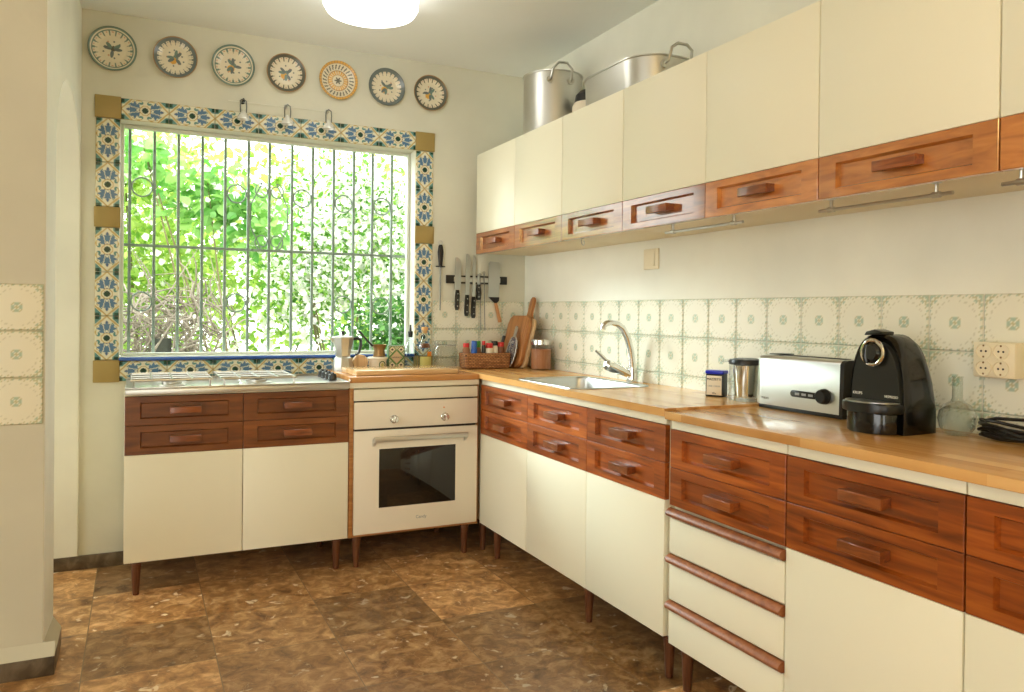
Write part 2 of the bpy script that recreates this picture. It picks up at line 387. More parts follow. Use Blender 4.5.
# floor, ceiling, walls
struct(MB().box(-4.2, .2, YR, .2, -.12, 0).obj('floor', M['floor'], smooth=False))
struct(MB().box(-4.2, .2, YR, .2, ZC, ZC+.15).obj('ceiling', M['ceil'], smooth=False))
mb = MB()
mb.plate_hole([(-4.2, 0), (.2, 0), (.2, ZC), (-4.2, ZC)], [(WX0, WZ0), (WX1, WZ0), (WX1, WZ1), (WX0, WZ1)], 0, -.16)
mb.xf(Matrix.Rotation(PI/2, 4, 'X'))
struct(mb.obj('wall_back', M['wall'], smooth=False))
struct(MB().box(0, .16, YR, -.0005, 0, ZC).obj('wall_right', M['wall_r'], smooth=False))
# arched wall on the left: pier, arch, lintel
ac, ar, az, ah = -.4285, .4185, 1.68, .31
arch = [(-1.07, 0), (-1.07, ZC), (-.0005, ZC), (-.0005, 0), (-.010, 0)]
for k in range(0, 25):
    a = PI*k/24; arch.append((ac+ar*math.cos(a), az+ah*math.sin(a)))
arch += [(ac-ar, 0)]
sh = Matrix.Identity(4); sh[0][1] = .028; sh[0][3] = .028*1.07      # the wall is a little out of square
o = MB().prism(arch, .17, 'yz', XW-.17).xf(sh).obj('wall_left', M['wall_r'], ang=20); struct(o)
o.data.materials.append(M['pier'])                         # pier front duller than the other faces: their window light is painted in
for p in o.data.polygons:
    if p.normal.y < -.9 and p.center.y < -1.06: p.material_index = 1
bv = o.modifiers.new('round', 'BEVEL'); bv.width = .012; bv.segments = 3; bv.limit_method = 'ANGLE'; bv.angle_limit = math.radians(40)
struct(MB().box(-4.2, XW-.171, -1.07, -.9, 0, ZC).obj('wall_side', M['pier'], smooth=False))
# rear: unseen dining end; its openings are added to let in fill light
mb = MB().plate_hole([(-4.2, 0), (.2, 0), (.2, ZC), (-4.2, ZC)], [(-3.9, .001), (-3.0, .001), (-3.0, 2.1), (-3.9, 2.1)], 0, -.16)
mb.xf(Matrix.Translation((0, YR, 0)) @ Matrix.Rotation(PI/2, 4, 'X')); struct(mb.obj('wall_rear', M['wall'], smooth=False))
mb = MB().plate_hole([(YR, 0), (-1.071, 0), (-1.071, ZC), (YR, ZC)], [(-4.6, .45), (-2.8, .45), (-2.8, 2.15), (-4.6, 2.15)], 0, .16)
mb.xf(Matrix(((0, 0, 1, -4.361), (1, 0, 0, 0), (0, 1, 0, 0), (0, 0, 0, 1)))); struct(mb.obj('wall_dining', M['wall'], smooth=False))

# baseboards
struct(MB().box(-4.2, -.001, -.014, -.0005, 0, .06, .003).obj('baseboard_back', M['base']))
mb = MB().box(-4.2, XW+.03, -1.09, -1.0705, 0, .06, .003)
mb.box(XW+.0005, XW+.03, -1.0704, -.84, 0, .06, .003)
struct(mb.obj('baseboard_left', M['base']))
# plaster flare over the pier baseboard
fl = [(XW+.001, .06), (XW+.03, .06), (XW+.001, .105)]
mb = MB(); mb.prism(fl, .23, 'xz', -1.071)
mb.prism([(-1.071, .06), (-1.09, .06), (-1.071, .1)], .42, 'yz', XW-.39)
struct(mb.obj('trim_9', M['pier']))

# ------------------------------------------------------------------ window
wn = struct(empty('window_1', ((WX0+WX1)/2, .095, WZ0)))
hw = (WX1-WX0)/2; hh = WZ1-WZ0
mb = MB()
for a in ((-hw+.001, -hw+.014, 0.014, hh-.001), (hw-.016, hw-.001, .014, hh-.001)):
    mb.box(a[0], a[1], -.012, .02, a[2], a[3], .002)
mb.box(-hw+.0145, hw-.0165, -.012, .02, hh-.016, hh-.001, .002); mb.box(-hw+.0145, hw-.0165, -.012, .02, .012, .026, .002)
struct(mb.obj('window_frame', M['wframe'], wn))
struct(MB().box(-hw+.015, hw-.017, .002, .006, .027, hh-.017).obj('pane', M['glass'], wn, smooth=False))
# sill slab and its blue bullnose edge
struct(MB().box(WX0+.001, WX1-.001, .0005, .158, WZ0+.0005, WZ0+.009).obj('trim_6', M['sill']))
struct(MB().box(WX0-.001, WX1+.001, -.016, -.0002, WZ0-.004, WZ0+.012, .006, 3).obj('trim_5', M['bluesill']))

# security bars outside the glass
g = empty('window_grille', ((WX0+WX1)/2, .133, WZ0+.01), 0, 'pale painted iron security bars with rings outside the window glass', 'window bars')
bx = [-1.972+.1018*k for k in range(13)]
bx = [-1.971, -1.868, -1.765, -1.660, -1.557, -1.450, -1.351, -1.242, -1.140, -1.034, -.930, -.831, -.727]
cx0 = (WX0+WX1)/2
b0 = MB().box(-.0065, .0065, -.0065, .0065, 0, WZ1-WZ0-.012, .002).obj('bar', M['bar'], g, (bx[0]-cx0, 0, 0))
for x in bx[1:]: dup(b0, g, (x-cx0, 0, 0))
r0 = MB().box(-hw+.002, hw-.002, -.010, .010, -.006, .006, .001).obj('cross_rail', M['bar'], g, (0, 0, 1.432-WZ0-.01))
def ringpts(r, n=28): return [(r*math.cos(2*PI*k/n), 0, r*math.sin(2*PI*k/n)) for k in range(n)]
rg = None
for gap, z in ((0, 1.702), (4, 1.702), (7, 1.702), (9, 1.69), (11, 1.69), (9, 1.172), (11, 1.168), (0, 1.172), (4, 1.172)):
    x = (bx[gap]+bx[gap+1])/2-cx0; loc = (x, 0, z-WZ0-.01)
    if rg is None: rg = MB().tube(ringpts(.0435), .0038, 8, closed=True).obj('ring', M['bar'], g, loc)
    else: dup(rg, g, loc)
def scroll(sx, sz):
    p = []
    for k in range(30):
        t = k/29; a = PI*.5-t*PI*2.2; r = .040*(1-.45*t); p.append((sx*(.05-.004+r*math.cos(a)*.9-.012), 0, sz*(.125+r*math.sin(a))))
    return [(sx*.086, 0, -sz*.02), (sx*.09, 0, sz*.05)]+p
s0 = None
for sx in (-1, 1):
    for sz in (-1, 1):
        MB().tube(scroll(sx, sz), .0034, 6).obj('scroll', M['bar'], g, (bx[6]-cx0, 0, 1.60-WZ0-.01))

# ------------------------------------------------------------------ painted tile patterns
CR, BL, BD, OC, DG, TE = lin(222, 222, 200), lin(82, 120, 154), lin(62, 96, 136), lin(192, 170, 112), lin(22, 64, 50), lin(84, 136, 134)
def border_col(u, v):
    x, y = (u-.5)*4, (v-.5)*2
    ax, ay = abs(x), abs(y); r = math.hypot(x, y)
    if ay > .94: return OC
    if r < .27: return DG
    if r < .40: return CR
    if r < .48: return OC
    d = 2-ax                                    # distance from the tile's short end
    if abs(d-ay*.95) < .10: return OC
    if abs(d-ay*.95) < .19: return CR
    if d < ay*.95:                              # the small triangle beside the long edge
        return DG if ay > .62 and d < .3 else TE if ay > .45 else CR
    t = (ax-.86)/.46
    if abs(t) < 1:
        w = .84*math.sqrt(1-t*t)*(.86+.15*math.cos(t*9))
        if ay < w: return BL if (math.hypot(ax-.62, ay) > .1 and abs(ay-.22-.1*t) > .035) else CR
        if ay < w+.09: return CR
    if 1.15 < ax < 1.62 and ay < .30*(1.62-ax)/.47: return BD
    if 1.1 < ax < 1.72 and ay < .36*(1.72-ax)/.5: return CR
    if ay > .72 and .25 < ax < 1.2: return OC if abs(ay-.84+.06*math.cos(ax*6)) < .05 else CR
    if math.hypot(ax-1.38, ay-.58) < .20: return TE
    if math.hypot(ax-.36, ay-.70) < .20: return TE
    return CR
OCL = lin(176, 146, 88)
def tile_strip(name, x0, x1, z0, z1, n, along, thick=.007):
    """row of border tiles on the back wall: front relief surface plus rim"""
    vs, fs, cs = [], [], []
    L = (x1-x0) if along == 'x' else (z1-z0)
    nu, nv = 64, 32
    for k in range(n):
        base = len(vs)
        for j in range(nv+1):
            for i in range(nu+1):
                u, v = i/nu, j/nv
                s = (k+.004+u*.992)/n
                edge = (i in (0, nu)) or (j in (0, nv))
                yy = -.0004 if edge else -thick
                if along == 'x': p = (x0+s*L, yy, z0+(.008+.984*v)*(z1-z0))
                else: p = (x0+(.008+.984*v)*(x1-x0), yy, z0+s*L)
                vs.append(p); cs.extend(border_col(min(max(u, .001), .999), min(max(v, .001), .999)))
        for j in range(nv):
            for i in range(nu):
                a = base+j*(nu+1)+i; f = (a, a+1, a+nu+2, a+nu+1)
                fs.append(f if along == 'x' else f[::-1])
    return struct(raw_mesh(name, vs, fs, cs, M['tile'], smooth=False))
tw = .098
tile_strip('trim_1', WX0, WX1, WZ1, WZ1+.096, 7, 'x')
tile_strip('trim_2', WX0, WX1, WZ0-.096, WZ0-.004, 7, 'x')
for nm, xa in (('trim_3', WX0-tw), ('trim_4', WX1)):
    tile_strip(nm, xa, xa+tw, 1.585, 1.975, 2, 'z')
    o = tile_strip(nm, xa, xa+tw, .910, 1.495, 3, 'z')
oc = MB()
for xa in (WX0-tw-.004, WX1-.002):
    for z0, z1 in ((WZ1, WZ1+.098), (1.495, 1.585), (WZ0-.098, WZ0)):
        oc.box(xa, xa+tw+.006, -.010, -.0003, z0, z1, .003)
struct(oc.obj('trim_8', M['ochre']))

# flowered wall tiles: a medallion with sprays in the corners
random.seed(5)
TB, TG, TO, TL = lin(232, 230, 212), lin(174, 194, 174), lin(194, 190, 152), lin(210, 207, 186)
BLOBS = []
for rx, ry, rr, c in ((.92, .92, .10, TG), (.80, .95, .07, TG), (.70, .88, .055, TO), (.60, .95, .05, TG), (.52, .88, .04, TO), (.86, .76, .06, TO), (.76, .76, .055, TG),
                      (.42, .95, .045, TG), (.32, .90, .035, TO), (.20, .96, .04, TO), (.10, .92, .04, TG), (.66, .66, .04, TO)):
    BLOBS.append((rx, ry, rr, c)); BLOBS.append((ry, rx, rr, c))
def tile_col(u, v):
    x, y = (u-.5)*2, (v-.5)*2; ax, ay = abs(x), abs(y)
    if ax > .985 or ay > .985: return TL
    r = math.hypot(x, y); a = math.atan2(y, x)
    if r < .30:
        if r < .06: return TO
        if r < .08+.14*abs(math.cos(2*a)): return TG
        if r < .12+.12*abs(math.sin(2*a)) and r > .17: return TO
        return TB
    for bx_, by_, rr, c in BLOBS:
        if (ax-bx_)**2+(ay-by_)**2 < rr*rr: return c
    if abs(r-.80) < .018 and math.sin(a*24) > -.3: return TL
    return TB
_cache = {}
def flower_tiles(name, n0, n1, m, px, thick=.005, N=34, tint=(1, 1, 1)):
    """n0..n1 columns by m rows; px(s, t, d) maps columns/rows/height off the wall to a point"""
    vs, fs, cs = [], [], []
    for k in range(n0, n1):
        for r in range(m):
            base = len(vs)
            for j in range(N+1):
                for i in range(N+1):
                    u, v = i/N, j/N; edge = i in (0, N) or j in (0, N)
                    vs.append(px(k+.003+.994*u, r+.003+.994*v, .0004 if edge else thick))
                    key = (i, j)
                    if key not in _cache: _cache[key] = tile_col(min(max(u, .0), 1), v)
                    q = _cache[key]; cs.extend((q[0]*tint[0], q[1]*tint[1], q[2]*tint[2], 1))
            for j in range(N):
                for i in range(N):
                    a = base+j*(N+1)+i; fs.append((a, a+1, a+N+2, a+N+1))
    return struct(raw_mesh(name, vs, fs, cs, M['tile'], smooth=False))
TS = .1505
flower_tiles('trim_10', 0, 24, 3, lambda s, t, d: (-d, -.047-s*TS+.0, .7485+t*TS))
flower_tiles('trim_11', 0, 4, 3, lambda s, t, d: (-.538+s*TS*.885, -d, .7485+t*TS))
flower_tiles('trim_12', 0, 3, 3, lambda s, t, d: (XW-.433+s*.1440-.004, -1.0705-d, .778+t*.1443), tint=(.86, .80, .66))  # tint paints the pier's warm shading into the tile colour

# ------------------------------------------------------------------ cabinet kit (local: x along the front, -y outwards, z up)
def fascia(W, H, ix=.055, iz=.025, dep=.013, th=.018):
    """board with a sunk panel whose sides slope"""
    m = MB(); bm = m.bm; sl = .005
    def ring(x0, x1, z0, z1, y): return [bm.verts.new(p) for p in ((x0, y, z0), (x1, y, z0), (x1, y, z1), (x0, y, z1))]
    e = .0015
    a = ring(0, W, 0, H, th); a1 = ring(0, W, 0, H, e); a2 = ring(e, W-e, e, H-e, 0)
    b = ring(ix, W-ix, iz, H-iz, 0); c = ring(ix+sl, W-ix-sl, iz+sl, H-iz-sl, dep)
    for A, B in ((a, a1), (a1, a2), (a2, b), (b, c)):
        for k in range(4): bm.faces.new((A[k], A[(k+1) % 4], B[(k+1) % 4], B[k]))
    bm.faces.new(c); bm.faces.new(a[::-1])
    return m
def handle_mesh(L=.115, h=.026):
    m = MB(); prof = [(.0125, -.008), (-.018, -h/2), (-.021, -h/2+.002), (-.021, h/2-.002), (-.019, h/2), (.0125, h/2)]
    m.prism(prof, L, 'yz', -L/2, .0012); return m
_hm = {}
def add_front(parent, name, x, z, W, H, mat, two=False, hmat=None):
    f = fascia(W, H).obj(name, mat, parent, (x, 0, z), smooth=False)
    if 'h' not in _hm: _hm['h'] = handle_mesh().obj('handle', hmat or M['wood_h'], f, (W/2, 0, H/2)); return f
    c = _hm['h'].copy(); COL.objects.link(c); c.parent = f; c.location = (W/2, 0, H/2); c.name = 'handle'
    return f
LEG = None
def add_leg(parent, x, y, h):
    global LEG
    if LEG is None:
        LEG = MB().lathe([(.011, 0), (.0125, .004), (.018, h-.035), (.0195, h-.028), (.0195, h-.018), (.022, h-.015), (.022, h)], seg=20).obj('leg', M['wood_leg'], parent, (x, y, 0))
        return
    dup(LEG, parent, (x, y, 0))
def carcass(W, D, z0, z1, side='cream_in', x0=0, y0=.0195):
    return MB().box(x0+.0, W, y0, D, z0, z1, .001)
ZB, ZW, ZT, ZTOP = .142, .565, .7945, .8235
def base_cab(loc, rz, W, nd, D, label, wmat='wood_low', legpos=None, doorw=None, sink=False):
    r = empty('base_cabinet', loc, rz, label, 'cabinet')
    if sink:
        mb = MB().box(-.478, .0, .0195, D, ZB, ZTOP-.001, .001).box(W-.018, W, .0195, D, ZB, ZTOP-.001, .001)
        mb.box(.0005, W-.0185, .0195, D, ZB, ZB+.018).box(.0005, W-.0185, D-.012, D, ZB+.0185, ZTOP-.001).box(.0005, W-.0185, .0195, .022, ZB+.0185, .66)
        mb.obj('carcass', M['cream_in'], r)
    else: MB().box(0, W, .0195, D, ZB, ZTOP-.001, .001).obj('carcass', M['cream_in'], r)
    MB().box(.001, W-.001, .004, .019, ZT+.002, ZTOP-.0015, .001).obj('top_rail', M['cream'], r)
    w = doorw or [W/nd]*nd; x = 0
    mid = (ZW+ZT)/2
    for k in range(nd):
        MB().box(x+.0015, x+w[k]-.0015, 0, .018, ZB+.001, ZW-.001, .0012).obj('door', M['cream'], r)
        for z in (ZW, mid+.0005):
            add_front(r, 'drawer', x+.001, z, w[k]-.002, mid-ZW-.001, M[wmat])
        x += w[k]
    for lx, ly in legpos or ((.05, .06), (W-.05, .06), (.05, D-.06), (W-.05, D-.06)): add_leg(r, lx, ly, ZB)
    return r

# --- back run
YF = -.4917
base_cab((-1.9788, YF, 0), 0, .8803, 2, .474, 'wide cream cabinet with four shade-darkened wood drawer fronts under the gas hob', wmat='wood_shade',
         legpos=((.045, .055), (.842, .055), (.045, .40), (.842, .40)))
oc_ = empty('oven_cabinet', (-1.0965, YF, 0), 0, 'cream housing on wooden legs around the built-in oven', 'cabinet')
OW = .6145
mb = MB(); mb.box(0, .019, 0, .474, ZB, .8235, .001); mb.box(OW-.005, OW, .002, .474, ZB, .8235, .001)
mb.box(.0195, OW-.0055, .005, .474, ZB, .150, .001); mb.box(.0195, OW-.0055, .455, .474, .1505, .74, .001)
mb.obj('carcass', M['edge'], oc_)
MB().box(.0195, OW-.0055, 0, .45, .7425, .7925, .0015).obj('filler_panel', M['cream'], oc_)
MB().box(.0005, OW-.0005, -.004, .454, .799, .8230, .0015).obj('top_rail', M['cream'], oc_)
for lx in (.045, OW-.05):
    for ly in (.04, .42): add_leg(oc_, lx, ly, ZB)
# oven
ov = empty('oven', (-1.0755, YF, .151), 0, 'white built-in oven with dark glass door between the cabinets', 'oven')
W = .588
MB().box(.012, W-.012, .02, .44, .002, .588, .002).obj('body', M['iron'], ov)
MB().box(0, W, -.002, .0195, .4665, .5845, .003).obj('control_panel', M['white'], ov)
MB().box(.006, W-.006, .006, .0195, .4575, .466, .001).obj('gap_strip', M['black'], ov)
dr = empty('door_tmp', (0, 0, 0)); bpy.data.objects.remove(dr)
MB().box(0, W, -.002, .0195, 0, .457, .003).obj('door', M['white'], ov)
dd = [c for c in ov.children if c.name.startswith('door')][0]
MB().box(.114, .478, -.0032, -.0021, .112, .374, .001).obj('door_glass', M['ovenglass'], dd)
mb = MB(); hz = .422
mb.prism([(.083, hz-.012), (.083, hz+.010), (.528, hz+.010), (.528, hz-.012)], .012, 'xz', -.040, .003)
for x in (.083, .518): mb.prism([(-.0285, hz-.011), (-.0285, hz+.009), (-.0025, hz-.004), (-.0025, hz-.034)], .012, 'yz', x)
mb.obj('handle', M['alu'], dd)
kb = MB().lathe([(.019, 0), (.019, .004), (.0165, .006), (.0155, .022), (.013, .025), (.0, .025)], seg=28, axis='y').box(-.003, .003, -.028, -.0245, -.013, .013, .001).obj('knob', M['chrome'], ov, (.181, -.0025, .505))
dup(kb, ov, (.423, -.0025, .505))
MB().lathe([(.0035, 0), (.003, .002), (0, .002)], seg=14, axis='y').obj('indicator_light', M['orange'], ov, (.419, -.0025, .548))
text('Candy', .020, M['greyprint'], 'logo', ov, (.313, -.0027, .054), (PI/2, 0, 0))
# oven worktop
tag(MB().box(-1.0955, -.4855, -.5035, -.0065, .8238, .8492, .002).obj('worktop', M['top_x']), 'short wooden worktop slab above the oven', 'worktop')

# --- right run
XF = -.4718; RZ = -PI/2
Y0, Y1, Y2, Y3, Y4, Y5, Y6 = -.4936, -.9805, -1.4563, -1.9232, -1.9432, -2.414, -2.8805
base_cab((XF, Y0, .003), RZ, Y0-Y3-.004, 3, .466, 'long cream three-door cabinet under the sink with six wood drawers', sink=True,
         doorw=[Y0-Y1, Y1-Y2, Y2-Y3-.004], legpos=((.108, .045), (.92, .045), (1.40, .045), (-.040, .035), (.108, .41), (1.40, .41)))
# drawer unit
du = empty('drawer_cabinet', (XF, Y4, -.005), RZ, 'cream chest of three rail-topped drawers below two wood drawers', 'cabinet')
DW = Y4-Y5-.0015
MB().box(0, DW, .0195, .466, ZB, ZTOP-.001, .001).obj('carcass', M['cream_in'], du)
MB().box(.001, DW-.001, .004, .019, ZT+.002, ZTOP-.0015, .001).obj('top_rail', M['cream'], du)
mid = (ZW+ZT)/2
for z in (ZW, mid+.0005): add_front(du, 'drawer', .001, z, DW-.002, mid-ZW-.001, M['wood_low'])
rail0 = None
for zt_ in (ZW-.010, ZW-.151, ZW-.292):
    d = MB().box(.002, DW-.0015, .001, .018, zt_-.135 if zt_ > .3 else ZB+.001, zt_-.030, .0012).obj('plain_drawer', M['cream'], du)
    if rail0 is None:
        prof = [(.018, -.026), (-.004, -.026), (-.014, -.020), (-.017, -.013), (-.014, -.006), (-.006, 0), (.004, .002), (.018, -.004)]
        rail0 = MB().prism(prof, DW-.0035, 'yz', .002, .0).obj('rail_handle', M['wood_rail'], d, (0, 0, zt_))
    else: dup(rail0, d, (0, 0, zt_)).name = 'rail_handle'
for lx in (.04, DW-.05):
    for ly in (.045, .41): add_leg(du, lx, ly, ZB)
base_cab((XF, Y5-.001, -.005), RZ, Y5-Y6-.0015, 1, .466, 'cream single-door cabinet beside the drawer chest with two reddish wood drawers', wmat='wood_low')
base_cab((XF, Y6-.0015, -.005), RZ, .468, 1, .466, 'cream cabinet cut by the photo edge at the end of the row', wmat='wood_low')
# worktops
SX0, SX1, SY0, SY1 = -.452, -.085, -1.335, -.805
ZS = .8512
def sqr(x0, x1, y0, y1, n=6):
    # rectangle with the same number of points as rad(), for the slab round the sink
    return rad(x0, x1, y0, y1, .002, n)
w1 = MB().plate_hole(sqr(-.4838, -.0065, -1.929, -.0065), rad(SX0+.012, SX1-.012, SY0+.012, SY1-.012, .055), .8260, ZS).obj('worktop', M['top_y'], smooth=False)
tag(w1, 'oak block worktop with the steel sink let into it', 'worktop')
ZR = .8435
w2 = MB().box(-.4848, -.0065, -3.352, -1.931, .8190, ZR, .002).obj('worktop', M['top_y'])
tag(w2, 'slightly lower oak block worktop carrying toaster and coffee machine', 'worktop')

# sink
sk = empty('sink', ((SX0+SX1)/2, (SY0+SY1)/2, ZS), 0, 'stainless steel sink bowl let into the worktop below the faucet', 'sink')
cx, cy = (SX0+SX1)/2, (SY0+SY1)/2
def rr(e, r, z): return [(x-cx, y-cy, z) for x, y in rad(SX0+e, SX1-e, SY0+e, SY1-e, r)]
MB().ring_loft([rr(-.001, .068, .0006), rr(0, .067, .003), rr(.016, .055, .003), rr(.022, .05, 0), rr(.024, .05, -.008), rr(.030, .055, -.125), rr(.045, .06, -.145), rr(.13, .05, -.15), rr(.16, .02, -.152)], False, True).obj('bowl', M['steel_sink'], sk, ang=60)
MB().lathe([(.03, 0), (.03, .003), (.022, .003), (.018, -.001), (0, -.001)], (0, 0, -.1505), 24).obj('drain', M['chrome'], sk)
mb = MB()
for k in range(3): mb.lathe([(.006, 0), (.006, .001), (0, .001)], (SX1-cx-.0285, -.1+.018*k, -.03), 12, 'x')
mb.obj('overflow', M['black'], sk)
# faucet
fa = empty('faucet', (-.046, -1.12, ZS), 0, 'chrome single lever faucet with an arched spout behind the sink', 'faucet')
MB().lathe([(.026, 0), (.026, .006), (.022, .01), (.0205, .05), (.019, .062)], seg=24).obj('base', M['chrome'], fa)
neck = [(0, 0, .055), (-.004, 0, .09), (-.012, 0, .14), (-.028, 0, .19), (-.052, 0, .228), (-.08, 0, .246), (-.11, 0, .251), (-.132, 0, .248), (-.146, 0, .238), (-.15, 0, .222)]
MB().tube(neck, [.0175, .0165, .0155, .0145, .0135, .0128, .0122, .012, .012, .0125], 16).obj('spout', M['chrome'], fa)
mb = MB().tube([(-.012, 0, .03), (-.06, .0, .052), (-.10, 0, .066), (-.128, 0, .076)], [.015, .019, .024, .022], 18)
mb.tube([(-.128, 0, .076), (-.138, 0, .08)], [.022, .012], 18)
mb.obj('mixer_body', M['chrome'], fa)
MB().tube([(-.128, 0, .092), (-.148, 0, .108), (-.17, 0, .126), (-.182, 0, .134)], [.008, .0075, .0065, .005], 12).obj('lever', M['chrome'], fa)

# ------------------------------------------------------------------ hanging cupboards
UF = -.331
U = [-.0856, -.5454, -1.001, -1.4566, -1.92, -2.3712, -2.8474, -3.31]
UB, UW, UT = 1.4431, 1.5526, 1.9653
def hanging(i0, i1, label, mats):
    y0 = U[i0]; W = U[i0]-U[i1]-.0015
    r = empty('hanging_cupboard', (UF, y0, UB), RZ, label, 'cupboard')
    MB().box(0, W, .0195, .3295, .006, UT-UB, .001).obj('carcass', M['cream_in'], r)
    for k in range(i0, i1):
        x = U[i0]-U[k]; w = U[k]-U[k+1]-(.0015 if k == i1-1 else 0)
        MB().box(x+.0012, x+w-.0012, 0, .018, UW-UB+.001, UT-UB, .0012).obj('door', M['cream'], r)
        f = fascia(w-.002, UW-UB, .055, .022).obj('flap', mats[k-i0], r, (x+.001, 0, 0), smooth=False)
        c = _hm['h'].copy(); COL.objects.link(c); c.parent = f; c.location = (w/2, 0, (UW-UB)/2); c.name = 'handle'
    return r
hanging(0, 2, 'two-door cream cupboard nearest the window wall below the tall stockpot', [M['wood'], M['wood']])
hanging(2, 3, 'single cream cupboard above the sink, second from the window wall', [M['wood']])
hanging(3, 5, 'two-door cream cupboard in the middle of the row with orange wood flap', [M['wood'], M['wood_o']])
hanging(5, 6, 'single cream cupboard with wavy-grained orange flap above the coffee machine', [M['wood_o']])
hanging(6, 7, 'cream cupboard at the near end of the row cut by the photo edge', [M['wood_o']])

# rails under the cupboards
rl = empty('towel_rail', (-.30, -1.868, UB), RZ, 'thin steel rail under the middle cupboard of the upper row', 'rail', 'rails under the cupboards')
MB().tube([(-.19, 0, -.024), (.19, 0, -.024)], .0045, 10).obj('bar', M['steel'], rl)
p0 = MB().tube([(0, 0, .0055), (0, 0, -.022)], .0045, 10).lathe([(.011, 0), (.011, -.003), (.0045, -.004)], (0, 0, .0055), 14).lathe([(.0075, -.009), (.0075, .009)], (0, 0, -.024), 12, 'x').obj('post', M['steel'], rl, (-.15, 0, 0))
dup(p0, rl, (.15, 0, 0))
copy_tree(rl, (-.288, -2.527, UB), None, 'thin steel rail under the cupboard above the coffee machine')
copy_tree(rl, (-.30, -3.025, UB), None, 'thin steel rail under the nearest cupboard, cut by the photo edge')
# hook
MB_h = MB().tube([(0, 0, .0), (0, 0, -.012), (.006, 0, -.026), (.016, 0, -.03), (.022, 0, -.022), (.02, 0, -.012), (.012, 0, -.012)], .0025, 8).lathe([(.01, 0), (.01, -.003), (.003, -.004)], (0, 0, 0), 14)
o = MB_h.obj('hanging_hook', M['steel'], None, (-.285, -1.09, UB+.0055), (0, 0, RZ)); tag(o, 'small curled steel hook under the cupboard above the sink', 'hook')

# ------------------------------------------------------------------ on top of the cupboards
def stockpot(loc, R, H, label, sx=1, sy=1, hang_=0, hs=1.0):
    r = empty('cooking_pot', loc, 0, label, 'pot')
    MB().lathe([(R*.95, 0), (R, .008), (R, H-.006), (R+.004, H-.004), (R+.005, H), (R-.002, H), (R-.003, H-.004), (R-.004, .01), (0, .008)], seg=56, sx=sx, sy=sy, cap1=False).obj('body', M['alu'], r)
    for a in (hang_, hang_+PI):
        c, s = math.cos(a), math.sin(a)
        def P(rad_, t, z): 
            return ((R*c*sx+rad_*c-t*s), (R*s*sy+rad_*s+t*c), z)
        z = H-.045*hs; w = .05*hs
        mb = MB().tube([P(.004, -w, z-.005), P(.022*hs, -w, z), P(.04*hs, -w*.9, z+.035*hs), P(.045*hs, -w*.4, z+.062*hs), P(.045*hs, w*.4, z+.062*hs), P(.04*hs, w*.9, z+.035*hs), P(.022*hs, w, z), P(.004, w, z-.005)], .0055*hs, 10)
        for t in (-w, w): mb.tube([P(-.002, t, z-.005), P(.007, t, z-.005)], .016*hs, 14)
        mb.obj('handle', M['steel'], r)
    return r
stockpot((-.17, -.615, UT+.001), .138, .285, 'tall aluminium stockpot on top of the cupboards near the window', hang_=PI*1.42)
pn = empty('roasting_pan', (-.165, -1.300, UT+.001), 0, 'long shallow oblong aluminium pan on top of the cupboards', 'pan')
def stad(e, z): return [(x, y, z) for x, y in rad(-.145-e, .145+e, -.245-e, .245+e, .125+e, 10)]
mb = MB(); mb.ring_loft([stad(-.012, 0), stad(-.004, .006), stad(0, .114), stad(.005, .116), stad(.005, .121), stad(-.003, .121), stad(-.008, .01)])
mb.obj('body', M['alu'], pn)
for sg in (-1, 1):
    y = sg*.247; mb = MB().tube([(-.05, y, .085), (-.05, y+sg*.022, .09), (-.045, y+sg*.034, .135), (-.02, y+sg*.036, .152), (.02, y+sg*.036, .152), (.045, y+sg*.034, .135), (.05, y+sg*.022, .09), (.05, y, .085)], .0055, 10)
    for x in (-.05, .05): mb.lathe([(.015, y-.004), (.015, y+.005)], (x, 0, .085), 14, 'y') if False else mb.tube([(x, y-sg*.004, .085), (x, y+sg*.005, .085)], .016, 14)
    mb.obj('handle', M['steel'], pn)
vz = empty('striped_pot', (-.115, -.855, UT+.001), 0, 'small brown and cream striped pot between the two metal pots', 'pot')
MB().lathe([(.05, 0), (.07, .03), (.075, .07)], seg=28).obj('body', M['terracotta'], vz)
MB().lathe([(.075, .0705), (.074, .10), (.066, .115)], seg=28).obj('band', M['label'], vz)
MB().lathe([(.066, .1155), (.06, .15), (.04, .17), (.02, .178), (0, .18)], seg=28).obj('lid', M['black'], vz)

